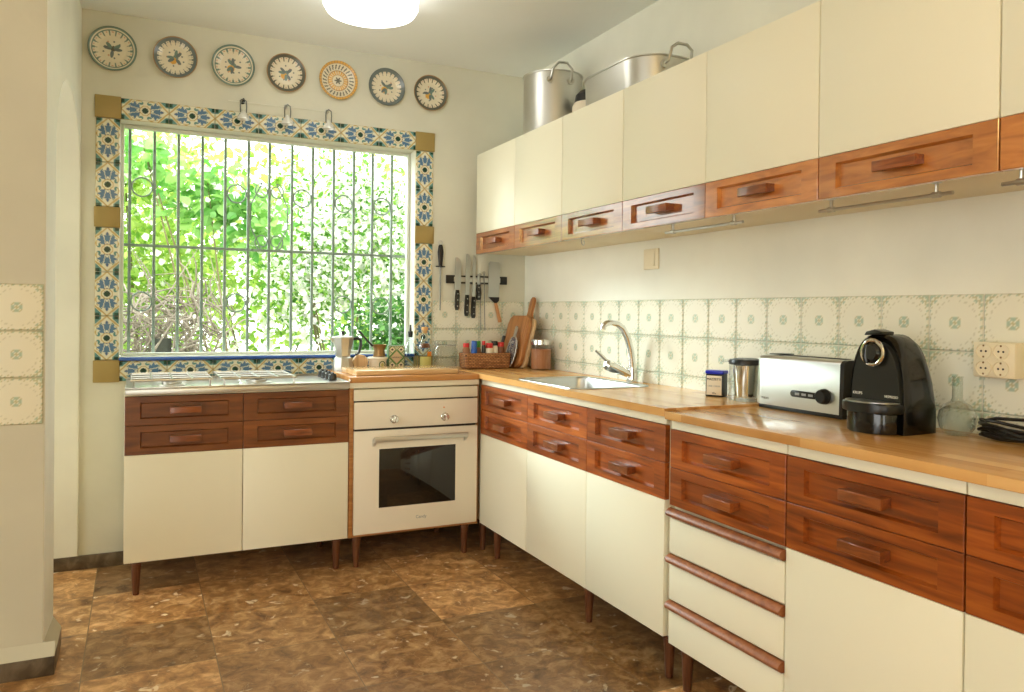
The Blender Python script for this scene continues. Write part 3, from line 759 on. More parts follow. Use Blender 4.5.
# ------------------------------------------------------------------ plates on the wall
def pc(*c): return lin(*c)
PW = pc(222, 214, 190)
def plate_fn(kind):
    teal, navy, dark, och, brn, pink = pc(110, 132, 122), pc(104, 114, 112), pc(92, 92, 80), pc(216, 166, 78), pc(172, 136, 92), pc(200, 156, 126)
    if kind == 4: teal2 = pc(90, 70, 50)
    def f(r, a):
        x, y = r*math.cos(a), r*math.sin(a)
        if kind == 4:                                # orange and brown rings
            if r < .09: return dark
            if r < .20: return dark if math.cos(6*a)*.06+.14 > r else PW
            if r < .28: return PW
            if r < .32: return brn
            if r < .50: return och if math.cos(22*a) > -.45 else PW
            if r < .55: return brn
            if r < .86: return (dark if math.sin(26*a+r*9) > .35 else PW) if abs(r-.7) < .11 else PW
            if r < .90: return brn
            return och if math.cos(40*a) > -.4 else brn
        rim = {0: teal, 1: navy, 2: teal, 3: dark, 5: navy, 6: dark}[kind]
        if r > .97: return brn if kind in (1, 3, 6) else rim
        if r > .90: return rim
        if r > .87: return PW if kind in (0, 2) else rim
        if r > .82: return rim
        n = {0: 18, 1: 20, 2: 16, 3: 18, 5: 20, 6: 18}[kind]
        s = math.cos(n*a)
        if r > .62:
            if s > .55+(.82-r)*1.9: return rim
            if abs(r-.76) < .035 and math.cos(n*a+PI) > .75: return pink if kind != 1 else navy
        # bouquet
        for k in range(5):
            an = k*2.3+kind*.8; px, py = .22*math.cos(an), .22*math.sin(an)
            dx, dy = x-px, y-py; ca, sa = math.cos(an), math.sin(an)
            if ((dx*ca+dy*sa)/.17)**2+((-dx*sa+dy*ca)/.075)**2 < 1: return teal if k % 2 else navy
        if kind != 0 and math.hypot(x+.10, y+.14) < .17: return och
        if math.hypot(x-.02, y-.03) < .12: return dark if kind == 0 else teal
        for k in range(9):
            an = k*.7+kind; q = .36+.05*math.sin(3*k)
            if math.hypot(x-q*math.cos(an), y-q*math.sin(an)) < .04: return navy if k % 3 else pink
        return PW
    return f
plates = [(-2.041, .0967, 0, 'white wall plate with teal double rim and small bird motif, first of the row'),
          (-1.788, .0930, 1, 'white wall plate with toothed dark blue rim, second from the arch'),
          (-1.540, .0955, 2, 'white wall plate with teal rim line and orange fruit, third from the arch'),
          (-1.299, .0920, 3, 'white wall plate with thin black rim above the window lamps'),
          (-1.0485, .0950, 4, 'orange and brown patterned wall plate with concentric rings'),
          (-.803, .0945, 5, 'white wall plate with grey-blue rim right of the orange plate'),
          (-.568, .0925, 6, 'white wall plate with dark brown rim, last before the cupboards')]
for x, R, kind, lab in plates:
    f = plate_fn(kind); nr, na = 40, 160
    prof = lambda t: -.006-.016*max(0, (t-.55)/.45)**1.2 if t < 1 else -.022
    vs, cs, fs = [(0, prof(0), 0)], list(f(0, 0)), []
    for i in range(1, nr+1):
        t = i/nr
        for k in range(na):
            a = 2*PI*k/na; vs.append((t*R*math.cos(a), prof(t), t*R*math.sin(a))); cs.extend(f(t, a))
    nb = len(vs)
    for tt, yy in ((1.0, -.019), (.6, -.001), (.0, -.001)):
        for k in range(na):
            a = 2*PI*k/na; vs.append((tt*R*math.cos(a), yy, tt*R*math.sin(a))); cs.extend(PW)
    for k in range(na): fs.append((0, 1+k, 1+(k+1) % na))
    for i in range(nr+2):
        for k in range(na):
            a, b = 1+i*na+k, 1+i*na+(k+1) % na; fs.append((a, a+na, b+na, b))
    o = raw_mesh('hanging_plate', vs, fs, cs, M['plate'], None, (x, -.0015, 2.277)); tag(o, lab, 'plate', 'plates above the window')

# ------------------------------------------------------------------ lamps above the window
cab = MB().tube([(-1.56, -.012, 2.113), (-1.3, -.0115, 2.116), (-1.06, -.012, 2.119)], .0014, 8).obj('hanging_cable', M['wall_r']); tag(cab, 'thin white lamp wire along the wall above the window tiles', 'cable')
def spot(x, label, turn, knob):
    r = empty('spot_lamp', (x, -.0005, 2.118), 0, label, 'lamp', 'spot lamps above the window')
    MB().lathe([(.012, 0), (.012, .004), (.005, .006), (.005, .05), (.0, .05)], seg=16, axis='y').obj('wall_mount', M['steel'] if not knob else M['iron'], r)
    h = MB()
    loop = [(-.013, -.05, -.062), (-.014, -.05, -.03), (-.012, -.05, -.008), (0, -.05, 0), (.012, -.05, -.008), (.014, -.05, -.03), (.013, -.05, -.062)]
    h.tube(loop, .0030, 8).obj('bracket', M['steel_d'], r)
    MB().lathe([(.006, -.052), (.011, -.058), (.013, -.066), (.024, -.078), (.028, -.088), (.0285, -.094), (.026, -.094), (.024, -.088), (.014, -.07), (0, -.068)], (0, -.05, 0), 24).obj('reflector', M['bulb'], r)
    return r
spot(-1.497, 'steel spot lamp with dark mounting knob, nearest the arch', 0, True)
spot(-1.297, 'steel spot lamp in the middle of the three', 0, False)
spot(-1.102, 'steel spot lamp nearest the cupboards', 0, False)

# ceiling lamp
cl = empty('ceiling_lamp', (-1.105, -.815, ZC-.0005), 0, 'round glowing white ceiling lamp with brown rim', 'lamp')
MB().lathe([(.18, 0), (.187, -.003), (.187, -.024), (.180, -.026)], seg=64).obj('rim', M['lampring'], cl)
MB().lathe([(.182, -.0265), (.187, -.04), (.187, -.086), (.174, -.108), (.14, -.121), (.09, -.128), (0, -.131)], seg=64).obj('diffuser', M['lamp'], cl)

# ------------------------------------------------------------------ knives on the window wall
def onwall(name, loc, label, cat, grp=None): return empty(name, loc, 0, label, cat, grp)
WY = -.0055
o = empty('sharpening_steel', (-.5035, -.018, 1.3774), 0, 'sharpening steel with black handle hanging beside the window tiles', 'sharpener')
MB().tube([(0, 0, 0), (0, 0, -.23)], [.0045, .003], 10).obj('rod', M['steel_d'], o)
MB().lathe([(.026, -.003), (.027, 0), (.026, .003), (.010, .004), (.0125, .03), (.0165, .075), (.013, .105), (.009, .114), (0, .115)], seg=18, sx=1, sy=.5).obj('handle', M['black'], o)
MB().tube([(.011*math.cos(2*PI*k/16), 0, .125+.011*math.sin(2*PI*k/16)) for k in range(16)], .0018, 6, closed=True).obj('hanging_ring', M['steel'], o)
mr = empty('magnet_rail', (-.292, 0, 1.313), 0, 'black and steel magnetic strip holding the knives', 'knife rack')
MB().box(-.178, .178, -.016, -.0065, -.022, .022, .003).obj('strip', M['black'], mr)
MB().box(-.135, .135, -.0185, -.0161, -.013, .013, .001).obj('magnet', M['steel'], mr)
def knife(x, ztop, zg, zend, wt, wb, label, tilt=0, curve=.35, hw_=.011, g='kitchen knives on the magnetic strip'):
    r = empty('hanging_knife', (x, -.0205, zg), 0, label, 'knife', g); r.rotation_euler = (0, tilt, 0)
    Lb, Lh = ztop-zg, zg-zend
    poly = [(-wb/2, 0), (wb/2, 0)]
    for k in range(9):
        t = k/8; poly.append((wt/2 - (wt)*(t**2.2)*.9, Lb*(1-curve)+Lb*curve*math.sin(t*PI/2)))
    poly.append((-wt/2, Lb*.985)); poly.append((-wt/2, Lb*.5))
    MB().prism(poly, .0022, 'xz', -.0011).obj('blade', M['blade'], r)
    h = MB().prism([(-hw_*.8, -.001), (hw_*.8, -.001), (hw_, -Lh*.3), (hw_*.85, -Lh*.6), (hw_*1.1, -Lh*.9), (hw_*.7, -Lh), (-hw_*.6, -Lh), (-hw_, -Lh*.85), (-hw_*.9, -Lh*.3)], .016, 'xz', -.008, .003).obj('handle', M['black'], r)
    mb = MB()
    for k in (.2, .5, .8): mb.lathe([(.003, 0), (.003, .0006), (0, .0006)], (0, -.0081, -Lh*k), 10, 'y')
    mb.obj('rivets', M['steel'], h)
    return r
knife(-.407, 1.4293, 1.2580, 1.1495, .036, .034, 'broad kitchen knife at the end next to the sharpening steel', .03, .3)
knife(-.352, 1.4507, 1.233, 1.119, .026, .022, 'long slim kitchen knife, second on the magnetic strip', .035, .2)
knife(-.314, 1.4446, 1.224, 1.108, .018, .016, 'narrow carving knife, third on the magnetic strip', .02, .2)
knife(-.287, 1.345, 1.290, 1.205, .014, .014, 'short paring knife with thick black handle in the middle of the strip', 0, .2, .012)
for x, z0, z1, lab in ((-.270, 1.335, 1.046, 'thin steel skewer beside the paring knife'), (-.2465, 1.346, 1.042, 'thin steel skewer beside the wide spatula')):
    o = MB().tube([(0, 0, 0), (-.003, 0, z0-z1)], [.0022, .003], 8).tube([(-.003+.006*math.cos(a), 0, z0-z1+.006+.006*math.sin(a)) for a in [2*PI*k/12 for k in range(12)]], .0014, 6, closed=True).obj('hanging_skewer', M['steel_d'], None, (x, -.0215, z1))
    o.rotation_euler = (0, -.02, 0); tag(o, lab, 'skewer')
sp_ = empty('hanging_spatula', (-.195, -.0205, 1.315), 0, 'wide steel spatula with wooden handle on the magnetic strip', 'spatula')
MB().prism([(-.034, -.092), (.031, -.092), (.035, .085), (.028, .097), (-.026, .1), (-.033, .09)], .0018, 'xz', -.0009).obj('blade', M['blade'], sp_)
MB().prism([(-.033, -.0925), (.031, -.0925), (.029, -.112), (.016, -.124), (.002, -.124)], .008, 'xz', -.004, .001).obj('ferrule', M['iron'], sp_)
MB().prism([(.002, -.1245), (.018, -.1245), (.046, -.226), (.028, -.230)], .016, 'xz', -.008, .004).obj('handle', M['tan'], sp_)

# ------------------------------------------------------------------ gas hob
ZH = .8240
hb = empty('gas_hob', (-1.9770, -.512, ZH), 0, 'steel four-burner gas hob under the window', 'hob')
HW, HD = .8765, .440
MB().box(0, HW, 0, HD, 0.0, .003, .0012).box(0, HW, 0, .004, .003, .007, .001).box(0, HW, HD-.004, HD, .003, .012, .001).box(0, .004, .0045, HD-.0045, .003, .007, .001).box(HW-.004, HW, .0045, HD-.0045, .003, .007, .001).obj('top_plate', M['steel'], hb)
MB().box(.001, HW-.001, -.001, .018, -.021, -.0005, .0015).obj('front_edge', M['alu'], hb)
bn = None
for bx_, by_, R in ((.17, .12, .038), (.17, .33, .045), (.50, .12, .045), (.50, .33, .034)):
    s = R/.04
    b = MB().lathe([(R*1.5, .0032), (R*1.45, .008), (R, .010), (R, .020), (R*.9, .0225)], seg=28).obj('burner', M['alu'], hb, (bx_, by_, 0))
    MB().lathe([(R*.92, .0226), (R*.9, .028), (R*.7, .030), (0, .030)], seg=28).obj('cap', M['iron'], b)
def grate(x0):
    m = MB(); r = .0040; zz = .031
    w, d0, d1 = .30, .035, .405
    loop = [(x0, d0, zz), (x0+w, d0, zz), (x0+w, d1, zz), (x0, d1, zz)]
    m.tube(loop, r, 8, closed=True)
    for k in (1, 2, 3): 
        x = x0+w*k/4; m.tube([(x, d0-.012, zz+.002), (x, d1, zz+.002)], r, 8)
    for y in (.12, .22, .33): m.tube([(x0, y, zz), (x0+w, y, zz)], r, 8)
    for x in (x0+.01, x0+w-.01):
        for y in (d0+.0, d1-.0): m.tube([(x, y, zz), (x, y, .003)], r, 8)
    return m.obj('pan_support', M['steel'], hb)
grate(.02); grate(.355)
k0 = None
for k in range(4):
    loc = (.832, .14+.072*k, .0032)
    if k0 is None: k0 = MB().lathe([(.021, 0), (.021, .004), (.018, .006), (.0175, .026), (.015, .029), (0, .029)], seg=24).box(-.004, .004, -.017, .017, .028, .036, .002).obj('knob', M['knob'], hb, loc)
    else: dup(k0, hb, loc)

# ------------------------------------------------------------------ things on the oven worktop
ZO = .8497
cb_ = MB().box(-1.058, -.572, -.452, -.175, ZO, ZO+.0225, .004).obj('chopping_board', M['board']); tag(cb_, 'thick pale wooden chopping board lying on the worktop above the oven', 'chopping board')
# moka pot
mk = empty('moka_pot', (-1.030, -.085, ZO), 0, 'aluminium stovetop moka pot with black handle', 'coffee pot')
oct_ = lambda r, z: [(r*math.cos(2*PI*k/8+PI/8), r*math.sin(2*PI*k/8+PI/8), z) for k in range(8)]
MB().ring_loft([oct_(.050, 0), oct_(.0495, .03), oct_(.040, .06), oct_(.034, .066)]).obj('boiler', M['alu'], mk, ang=20)
MB().ring_loft([oct_(.033, .0665), oct_(.036, .072), oct_(.040, .10), oct_(.052, .158)]).obj('pot', M['alu'], mk, ang=20)
MB().ring_loft([oct_(.054, .1585), oct_(.052, .163), oct_(.012, .172)]).obj('lid', M['alu'], mk, ang=20)
MB().lathe([(.006, .172), (.009, .182), (.008, .19), (0, .191)], seg=14).obj('knob', M['black'], mk)
MB().tube([(.050, 0, .152), (.072, 0, .155), (.088, 0, .145), (.088, 0, .12), (.080, 0, .088), (.068, 0, .074), (.060, 0, .078)], [.007, .008, .008, .008, .007, .006, .005], 10).obj('handle', M['black'], mk)
MB().prism([(-.050, .135), (-.066, .158), (-.050, .158)], .02, 'xz', -.01).obj('spout', M['alu'], mk)
# round wooden disk
o = MB().lathe([(.036, 0), (.0375, .003), (.0375, .023), (.036, .026), (.030, .026), (.029, .0235), (0, .0235)], seg=40, axis='y').obj('wooden_lid', M['boardp'], None, (-.945, -.075, ZO+.0379)); tag(o, 'round pale wooden lid standing on edge beside the moka pot', 'lid')
# white lidded box under the coffee ladle
bxx = empty('ceramic_tub', (-.856, -.085, ZO), 0, 'squat white tub with green emblem under the brass coffee pot', 'tub')
MB().lathe([(.040, 0), (.043, .006), (.044, .05)], seg=32).obj('tub_body', M['white'], bxx)
MB().lathe([(.049, .0503), (.051, .054), (.050, .061), (.044, .063), (0, .063)], seg=32).obj('lid', M['white'], bxx)
mb = MB()
for r_, c_ in ((.018, 'leafprint'), (.013, 'label'), (.008, 'ylabel')):
    a0 = MB()
    pts = []
    for k in range(20):
        a = 2*PI*k/20; xx = r_*math.cos(a)+.012; zz = .026+r_*math.sin(a)
        pts.append((xx, -math.sqrt(.0446**2-xx*xx)-.0004*(1+(.02-r_)*40), zz))
    a0.bm.faces.new([a0.bm.verts.new(p) for p in pts]); a0.obj('emblem', M[c_], bxx, smooth=False)
cz = empty('turkish_coffee_pot', (-.848, -.085, ZO+.0638), 0, 'brass Turkish coffee pot with long dark handle on the white tub', 'coffee pot')
MB().lathe([(.030, 0), (.031, .003), (.026, .03), (.034, .056), (.036, .060), (.034, .060), (.024, .03), (.026, .006), (0, .005)], seg=32).obj('bowl', M['copper'], cz)
MB().tube([(-.034, 0, .052), (-.06, -.004, .078), (-.108, -.008, .130)], [.005, .0045, .0055], 10).obj('handle', M['iron'], cz)
# green patterned card box
def box_col(u, v):
    x, y = (u-.5)*2, (v-.5)*2*1.45
    if abs(x)+abs(y) < .78: return lin(214, 186, 146)
    if abs(x)+abs(y) < .98: return lin(96, 132, 70)
    if abs(x) > .94 or abs(y) > 1.39: return lin(110, 120, 84)
    for cx_, cy_ in ((.55, .95), (-.55, .95), (.55, -.95), (-.55, -.95)):
        d = abs(x-cx_)+abs(y-cy_)
        if d < .17: return lin(52, 36, 34)
        if d < .40: return lin(226, 214, 180)
        if d < .50: return lin(80, 120, 62)
    return lin(220, 212, 180) if (abs(x)+abs(y)) % .25 > .1 else lin(112, 142, 84)
tb = empty('card_box', (-.758, -.085, ZO), -.1, 'small box printed with green diamonds beside the brass coffee pot', 'box')
MB().box(-.041, .041, .0, .05, 0, .118, .002).obj('box_body', M['leafprint'], tb)
grid_mesh('printed_front', 40, 56, lambda u, v: (-.0405+.081*u, -.0006, .0005+.117*v), box_col, M['printed'], tb)
text('GARIBALDI', .011, M['ink'], 'lettering', tb, (0, -.0012, .058), (PI/2, 0, 0))
# bottles
b1 = empty('glass_bottle', (-.690, -.095, ZO), 0, 'clear glass oil bottle with dark pourer', 'bottle')
MB().lathe([(.032, 0), (.034, .004), (.034, .085), (.030, .105), (.016, .130), (.012, .145), (.012, .165), (.014, .168), (.014, .174)], seg=28).obj('glass', M['glassb'], b1)
MB().lathe([(.0105, .160), (.0125, .1745), (.0125, .188), (.006, .192), (.004, .222), (0, .223)], seg=16).obj('pourer', M['black'], b1)
b2 = empty('corked_bottle', (-.615, -.10, ZO), 0, 'clear bottle with cork stopper and yellow label', 'bottle')
MB().lathe([(.031, 0), (.034, .004), (.034, .10), (.029, .125), (.014, .160), (.0125, .185), (.0145, .188), (.0145, .195)], seg=28).obj('glass', M['glassb'], b2)
MB().lathe([(.012, .18), (.0125, .1955), (.017, .1958), (.017, .212), (0, .213)], seg=18).obj('cork', M['cork'], b2)
def wrap(r, z0, z1, a0, a1, n=14): 
    m = MB(); m.ring_loft([[(r*math.cos(a0+(a1-a0)*k/n), r*math.sin(a0+(a1-a0)*k/n), z) for k in range(n+1)] for z in (z0, z1)], False, False, False); return m
wrap(.0346, .010, .062, -2.6, -.7).obj('label', M['ylabel'], b2)
wrap(.0347, .064, .088, -1.5, -.5).obj('fruit_print', M['orange'], b2)
MB().lathe([(.029, .106), (.022, .128), (.0, .129)], seg=24).obj('contents', M['terracotta'], b2)
# storage jar
j = empty('glass_jar', (-.500, -.095, ZO+.0018), 0, 'large empty clear glass jar at the end of the chopping board', 'jar')
MB().lathe([(.056, 0), (.060, .005), (.061, .09), (.055, .112), (.050, .118)], seg=36).obj('glass', M['glassj'], j)
MB().lathe([(.057, .1185), (.058, .122), (.058, .136), (.053, .140), (0, .140)], seg=36).obj('lid', M['glassj'], j)
MB().tube([(.054*math.cos(2*PI*k/32), .054*math.sin(2*PI*k/32), .117) for k in range(32)], .002, 6, closed=True).obj('clip_wire', M['steel'], j)
# basket with spice jars
bk = empty('wicker_basket', (-.318, -.185, ZS+.0005), -.03, 'low brown wicker basket of spice jars in the corner', 'basket')
BWd, BDp, BH = .124, .052, .080
def brect(e, z): return [(x, y, z) for x, y in rad(-BWd-e, BWd+e, -BDp-e, BDp+e, .018)]
MB().ring_loft([brect(-.006, 0), brect(0, .004), brect(.003, BH-.004), brect(.001, BH), brect(-.006, BH), brect(-.008, .008)], True, True).obj('basket_body', M['wicker'], bk)
def spice(dx, dy, r, h, lid, label, fill='spice', lh=.018):
    t = empty('spice_jar', (-.318+dx*.9, -.185+dy, ZS+.0092), 0, label, 'jar', 'spice jars in the basket')
    MB().lathe([(r*.95, 0), (r, .004), (r, h-.012), (r*.8, h)], seg=20).obj('jar_body', M[fill], t)
    MB().lathe([(r*.88, h+.0004), (r*.9, h+.003), (r*.88, h+lh), (r*.8, h+lh+.003), (0, h+lh+.003)], seg=20).obj('lid', M[lid], t)
spice(-.115, .0, .018, .10, 'red', 'spice jar with brick red lid at the basket end next to the glass jar')
spice(-.074, -.015, .016, .098, 'blue', 'blue capped spray jar in the wicker basket', 'blue', .032)
spice(-.037, .012, .015, .098, 'green', 'green capped spice jar in the wicker basket', 'spice', .03)
spice(-.018, -.022, .010, .112, 'red', 'slim dark sauce bottle with tiny red cap in the basket', 'black', .018)
spice(.018, -.018, .021, .096, 'red', 'wide spice jar with bright red lid in the middle of the basket', 'label', .022)
spice(.058, -.005, .019, .108, 'black', 'spice jar with black lid in the wicker basket', 'label', .02)
spice(.098, -.005, .019, .102, 'red', 'spice jar with dark red lid nearest the leaning boards', 'terracotta', .02)
o = MB().tube([(0, 0, 0), (.006, .004, .10), (.022, .01, .155)], [.006, .007, .010], 10).obj('kitchen_spoon', M['black'], None, (-.214, -.160, ZS+.0095)); tag(o, 'black spoon handle standing up in the wicker basket', 'spoon')
# boards leaning on the right wall
def leaning(name, mat, y0, y1, h, th, xb, xt, label, rc=.04, paddle=False):
    """board in its own frame: local x along the wall, y thickness, z up; leans towards the right wall"""
    W = y0-y1
    r = [(W/2+(W/2-rc)*sx_+rc*math.cos(a), (h-rc if sz_ > 0 else rc)+rc*math.sin(a)) for sx_, sz_, a0 in ((1, 1, 0), (-1, 1, PI/2), (-1, -1, PI), (1, -1, 1.5*PI)) for a in [a0+PI/2*k/6 for k in range(7)]]
    m = MB().prism(r, th, 'xz', 0, .003)
    lean = math.atan2(xt-xb, h)
    o = m.obj(name, mat, None, (xb, y0, ZS+.001), (0, 0, 0)); 
    o.matrix_world = Matrix.Translation((xb, y0, ZS+.001+th*math.sin(lean))) @ Matrix.Rotation(lean, 4, 'Y') @ Matrix.Rotation(-PI/2, 4, 'Z')
    return tag(o, label, 'cutting board')
leaning('cutting_board', M['boardl'], -.045, -.285, .275, .020, -.172, -.107, 'large brown wooden cutting board leaning in the corner', .05)
leaning('cutting_board', M['boardp'], -.07, -.300, .262, .014, -.146, -.084, 'pale wooden cutting board behind the brown one', .03)
# paddle board with handle
pd = MB(); W_ = .16; hb_ = .28
outl = [(-.08, .01), (.08, .01), (.085, .2), (.06, .255), (.022, .275), (.018, .30), (.026, .33), (.022, .365), (.008, .378), (-.008, .378), (-.022, .365), (-.026, .33), (-.018, .30), (-.022, .275), (-.06, .255), (-.085, .2)]
pd.prism(outl, .014, 'xz', 0, .003)
o = pd.obj('paddle_board', M['boardl'], None); tag(o, 'dark wooden paddle board with handle rising behind the cutting boards', 'cutting board')
o.matrix_world = Matrix.Translation((-.122, -.17, ZS+.005)) @ Matrix.Rotation(.232, 4, 'Y') @ Matrix.Rotation(-PI/2, 4, 'Z')
# mottled handled dish leaning on the boards
random.seed(3)
def dish_col(u, v):
    n = math.sin(u*23+math.sin(v*17)*2)*math.sin(v*29+math.cos(u*13)*2)
    return lin(196, 190, 180) if n > .45 else lin(70, 84, 110) if n > -.05 else lin(112, 84, 74) if n > -.5 else lin(150, 140, 140)
dsh = empty('spoon_rest', (-.205, -.185, ZS+.0015), 0, 'mottled blue oval dish with pewter scalloped edge leaning on the cutting board', 'dish')
dsh.matrix_world = Matrix.Translation((-.190, -.205, ZS+.003)) @ Matrix.Rotation(.232, 4, 'Y') @ Matrix.Rotation(-PI/2, 4, 'Z')
def dpos(u, v):
    a = u*2*PI; r = v; return (.052*r*math.cos(a), .007-.006*r*r-.0085, .082+.080*r*math.sin(a))
grid_mesh('dish_face', 60, 16, dpos, dish_col, M['glaze'], dsh)
rim = [((.054+.002*math.cos(24*a))*math.cos(a), -.006, .082+(.082+.002*math.cos(24*a))*math.sin(a)) for a in [2*PI*k/96 for k in range(96)]]
MB().tube(rim, .0035, 6, closed=True).obj('rim', M['pewter'], dsh)
MB().prism([(-.012, .166), (.012, .166), (.010, .2), (.013, .215), (0, .222), (-.013, .215), (-.010, .2)], .007, 'xz', -.009, .002).obj('handle', M['pewter'], dsh)
# jar with steel lid and brown filling
j2 = empty('canister', (-.083, -.362, ZS+.0006), 0, 'glass canister of brown sugar with steel lid by the sink', 'jar')
MB().lathe([(.050, 0), (.053, .003), (.053, .126)], seg=36).obj('glass', M['glassj'], j2)
MB().lathe([(.0495, .004), (.051, .006), (.051, .105), (0, .106)], seg=32).obj('filling', M['sugar'], j2)
MB().lathe([(.0535, .1263), (.055, .128), (.055, .150), (.052, .154), (0, .154)], seg=36).obj('lid', M['chrome'], j2)

# ------------------------------------------------------------------ things on the right worktop
# coffee tin
tn = empty('coffee_tin', (-.112, -1.716, ZS+.0006), 0, 'small coffee tin with blue lid and printed label', 'tin')
tn.rotation_euler = (0, 0, math.radians(-62))
MB().box(-.032, .032, 0, .045, 0, .079, .003).obj('tin_body', M['black'], tn)
MB().box(-.0335, .0335, -.0015, .0465, .0795, .092, .003).obj('lid', M['bluelid'], tn)
MB().box(-.0275, .0275, -.0012, -.0003, .006, .074, .0003).obj('label', M['label'], tn)
text('MAZZETTI', .0110, M['ink'], 'lettering', tn, (0, -.0018, .061), (PI/2, 0, 0))
text('CAFE  CREMA', .0075, M['greyprint'], 'lettering', tn, (0, -.0018, .037), (PI/2, 0, 0))
text('250 g', .006, M['ink'], 'lettering', tn, (0, -.0018, .013), (PI/2, 0, 0))
# infuser jug
jg = empty('glass_jug', (-.083, -1.842, ZS+.0006), 0, 'clear glass jug with dark lid and steel insert beside the toaster', 'jug')
MB().lathe([(.054, 0), (.056, .004), (.055, .12)], seg=36, cap1=False).obj('glass', M['glassj'], jg)
MB().lathe([(.032, .012), (.034, .014), (.043, .118)], seg=32).obj('insert', M['chrome'], jg)
mb = MB().lathe([(.052, .1205), (.057, .122), (.057, .132), (.054, .138), (.035, .142), (0, .143)], seg=36)
mb.prism([(-.012, .122), (.012, .122), (.012, .139), (-.012, .139)], .03, 'xz', .0) if False else None
mb.obj('lid', M['black'], jg)
MB().box(-.045, .045, .048, .072, .128, .136, .003).obj('lid_lip', M['glassj'], jg, rot=(0, 0, .5))
# toaster
ts = empty('toaster', (-.130, -1.945, ZR+.0006), RZ, 'long slot steel toaster with black ends', 'toaster')
TW, TD, TH = .338, .118, .168
def tsec(x, e): 
    pr = [(0+e, .012), (0, .02), (0.003+e, TH-.012), (.010+e, TH-.003), (.02+e, TH), (TD-.02-e, TH), (TD-.010-e, TH-.003), (TD-.003-e, TH-.012), (TD, .02), (TD-e, .012)]
    return [(x, y, z) for y, z in pr]
MB().ring_loft([tsec(.012, 0), tsec(TW-.012, 0)]).obj('shell', M['steel'], ts, ang=50)
for x0, x1, nm in ((0, .0118, 'end'), (TW-.0118, TW, 'end')):
    MB().ring_loft([tsec(x0, .004 if x0 == 0 else 0), tsec(x1, 0 if x0 == 0 else .004)]).obj('end_panel', M['steel'] if x0 == 0 else M['black'], ts, ang=50)
MB().box(.004, TW-.004, .004, TD-.004, 0, .0118, .002).obj('base', M['black'], ts)
MB().box(.05, TW-.035, .044, .074, TH+.0004, TH+.002, .0006).obj('slot', M['iron'], ts)
MB().box(.02, .07, .03, .09, TH+.0022, TH+.0055, .002).obj('lever_cover', M['black'], ts)
cp = MB().prism([(.155+.010*math.cos(a), .058+.010*math.sin(a)) for a in [PI/2+PI*k/10 for k in range(11)]]+[(.27, .048), (.27, .068)], .004, 'xz', -.004, .001).obj('control_panel', M['blackm'], ts)
for k in range(3): MB().box(.165+.026*k, .182+.026*k, -.0052, -.0041, .0545, .0615, .0004).obj('button', M['greyprint'], cp)
MB().lathe([(.023, .0005), (.0225, .008), (.020, .018), (.017, .021), (0, .021)], (.274, 0, .06), 28, 'y').obj('knob', M['blackm'], ts)
text('PHILIPS', .010, M['greyprint'], 'logo', ts, (.036, -.0005, .032), (PI/2, 0, 0))
# coffee machine
cm = empty('coffee_machine', (-.228, -2.390, ZR+.0006), RZ, 'glossy black capsule coffee machine with chrome ring', 'coffee machine')
CW = .166
def arch_sec(y, w, h, top=.030, z0=0.0, n=22, cx=CW/2):
    pts = [(cx-w/2, y, z0), (cx+w/2, y, z0)]
    for k in range(n+1):
        t = k/n*PI; c, s = math.cos(t), math.sin(t)
        # superelliptic shoulders: straight low sides, curving to a rounded top
        x = w/2*math.copysign(abs(c)**.72, c) if abs(c) > 1e-6 else 0
        pts.append((cx+x, y, h*.30+h*.70*abs(s)**.86))
    return pts
MB().ring_loft([arch_sec(.006, CW*.93, .237), arch_sec(.002, CW*.97, .243), arch_sec(.008, CW, .249), arch_sec(.03, CW, .251), arch_sec(.078, CW, .250), arch_sec(.098, CW*.99, .238), arch_sec(.114, CW*.97, .20), arch_sec(.126, CW*.94, .13)]).obj('body', M['blackg'], cm, ang=40)
MB().ring_loft([arch_sec(-.004, CW*.86, .226, z0=.075), arch_sec(.0055, CW*.90, .231, z0=.075)]).obj('front_panel', M['blackm'], cm, ang=40)
mb = MB(); outl = []
for k in range(17):
    t = PI+PI*k/16; outl.append((CW/2+CW*.49*math.cos(t), -.012+.055*math.sin(t)))
outl += [(CW*.99, 0), (CW*.01, 0)]
MB().prism(outl, .024, 'xy', .053, .004).obj('drip_tray', M['blackm'], cm)
outl2 = [(CW/2+(x-CW/2)*.86, y*.82-.0005) for x, y in outl]
MB().prism(outl2, .052, 'xy', .0005, .003).obj('tank_front', M['blackg'], cm)
outl3 = [(CW/2+(x-CW/2)*.9, y*.9-.002) for x, y in outl]
MB().prism(outl3, .0025, 'xy', .0775, .001).obj('tray_grid', M['steel'], cm)
ringc = (CW*.50, -.008, .203)
MB().tube([(ringc[0]+.031*math.cos(2*PI*k/40), ringc[1]-.006, ringc[2]+.031*math.sin(2*PI*k/40)) for k in range(40)], .0055, 10, closed=True).obj('ring', M['chrome'], cm)
MB().lathe([(.025, 0), (.024, .012), (.018, .018), (0, .018)], (ringc[0], -.005, ringc[2]), 28, 'y').obj('brew_head', M['blackg'], cm)
MB().tube([(ringc[0]-.016, -.016, ringc[2]+.018), (ringc[0]-.018, -.018, ringc[2]-.01), (ringc[0]-.015, -.016, ringc[2]-.028)], [.007, .008, .007], 12).obj('spout', M['blackg'], cm)
MB().prism([(.044, .246), (.05, .256), (.075, .262), (.10, .256), (.10, .25)], .045, 'xz', .0, .003).obj('lever', M['blackm'], cm)
text('KRUPS', .010, M['inkw'], 'logo', cm, (.031, -.0046, .095), (PI/2, 0, 0), sx=1.0)
text('NESPRESSO', .009, M['inkw'], 'logo', cm, (.132, -.0046, .093), (PI/2, 0, 0), sx=.85)
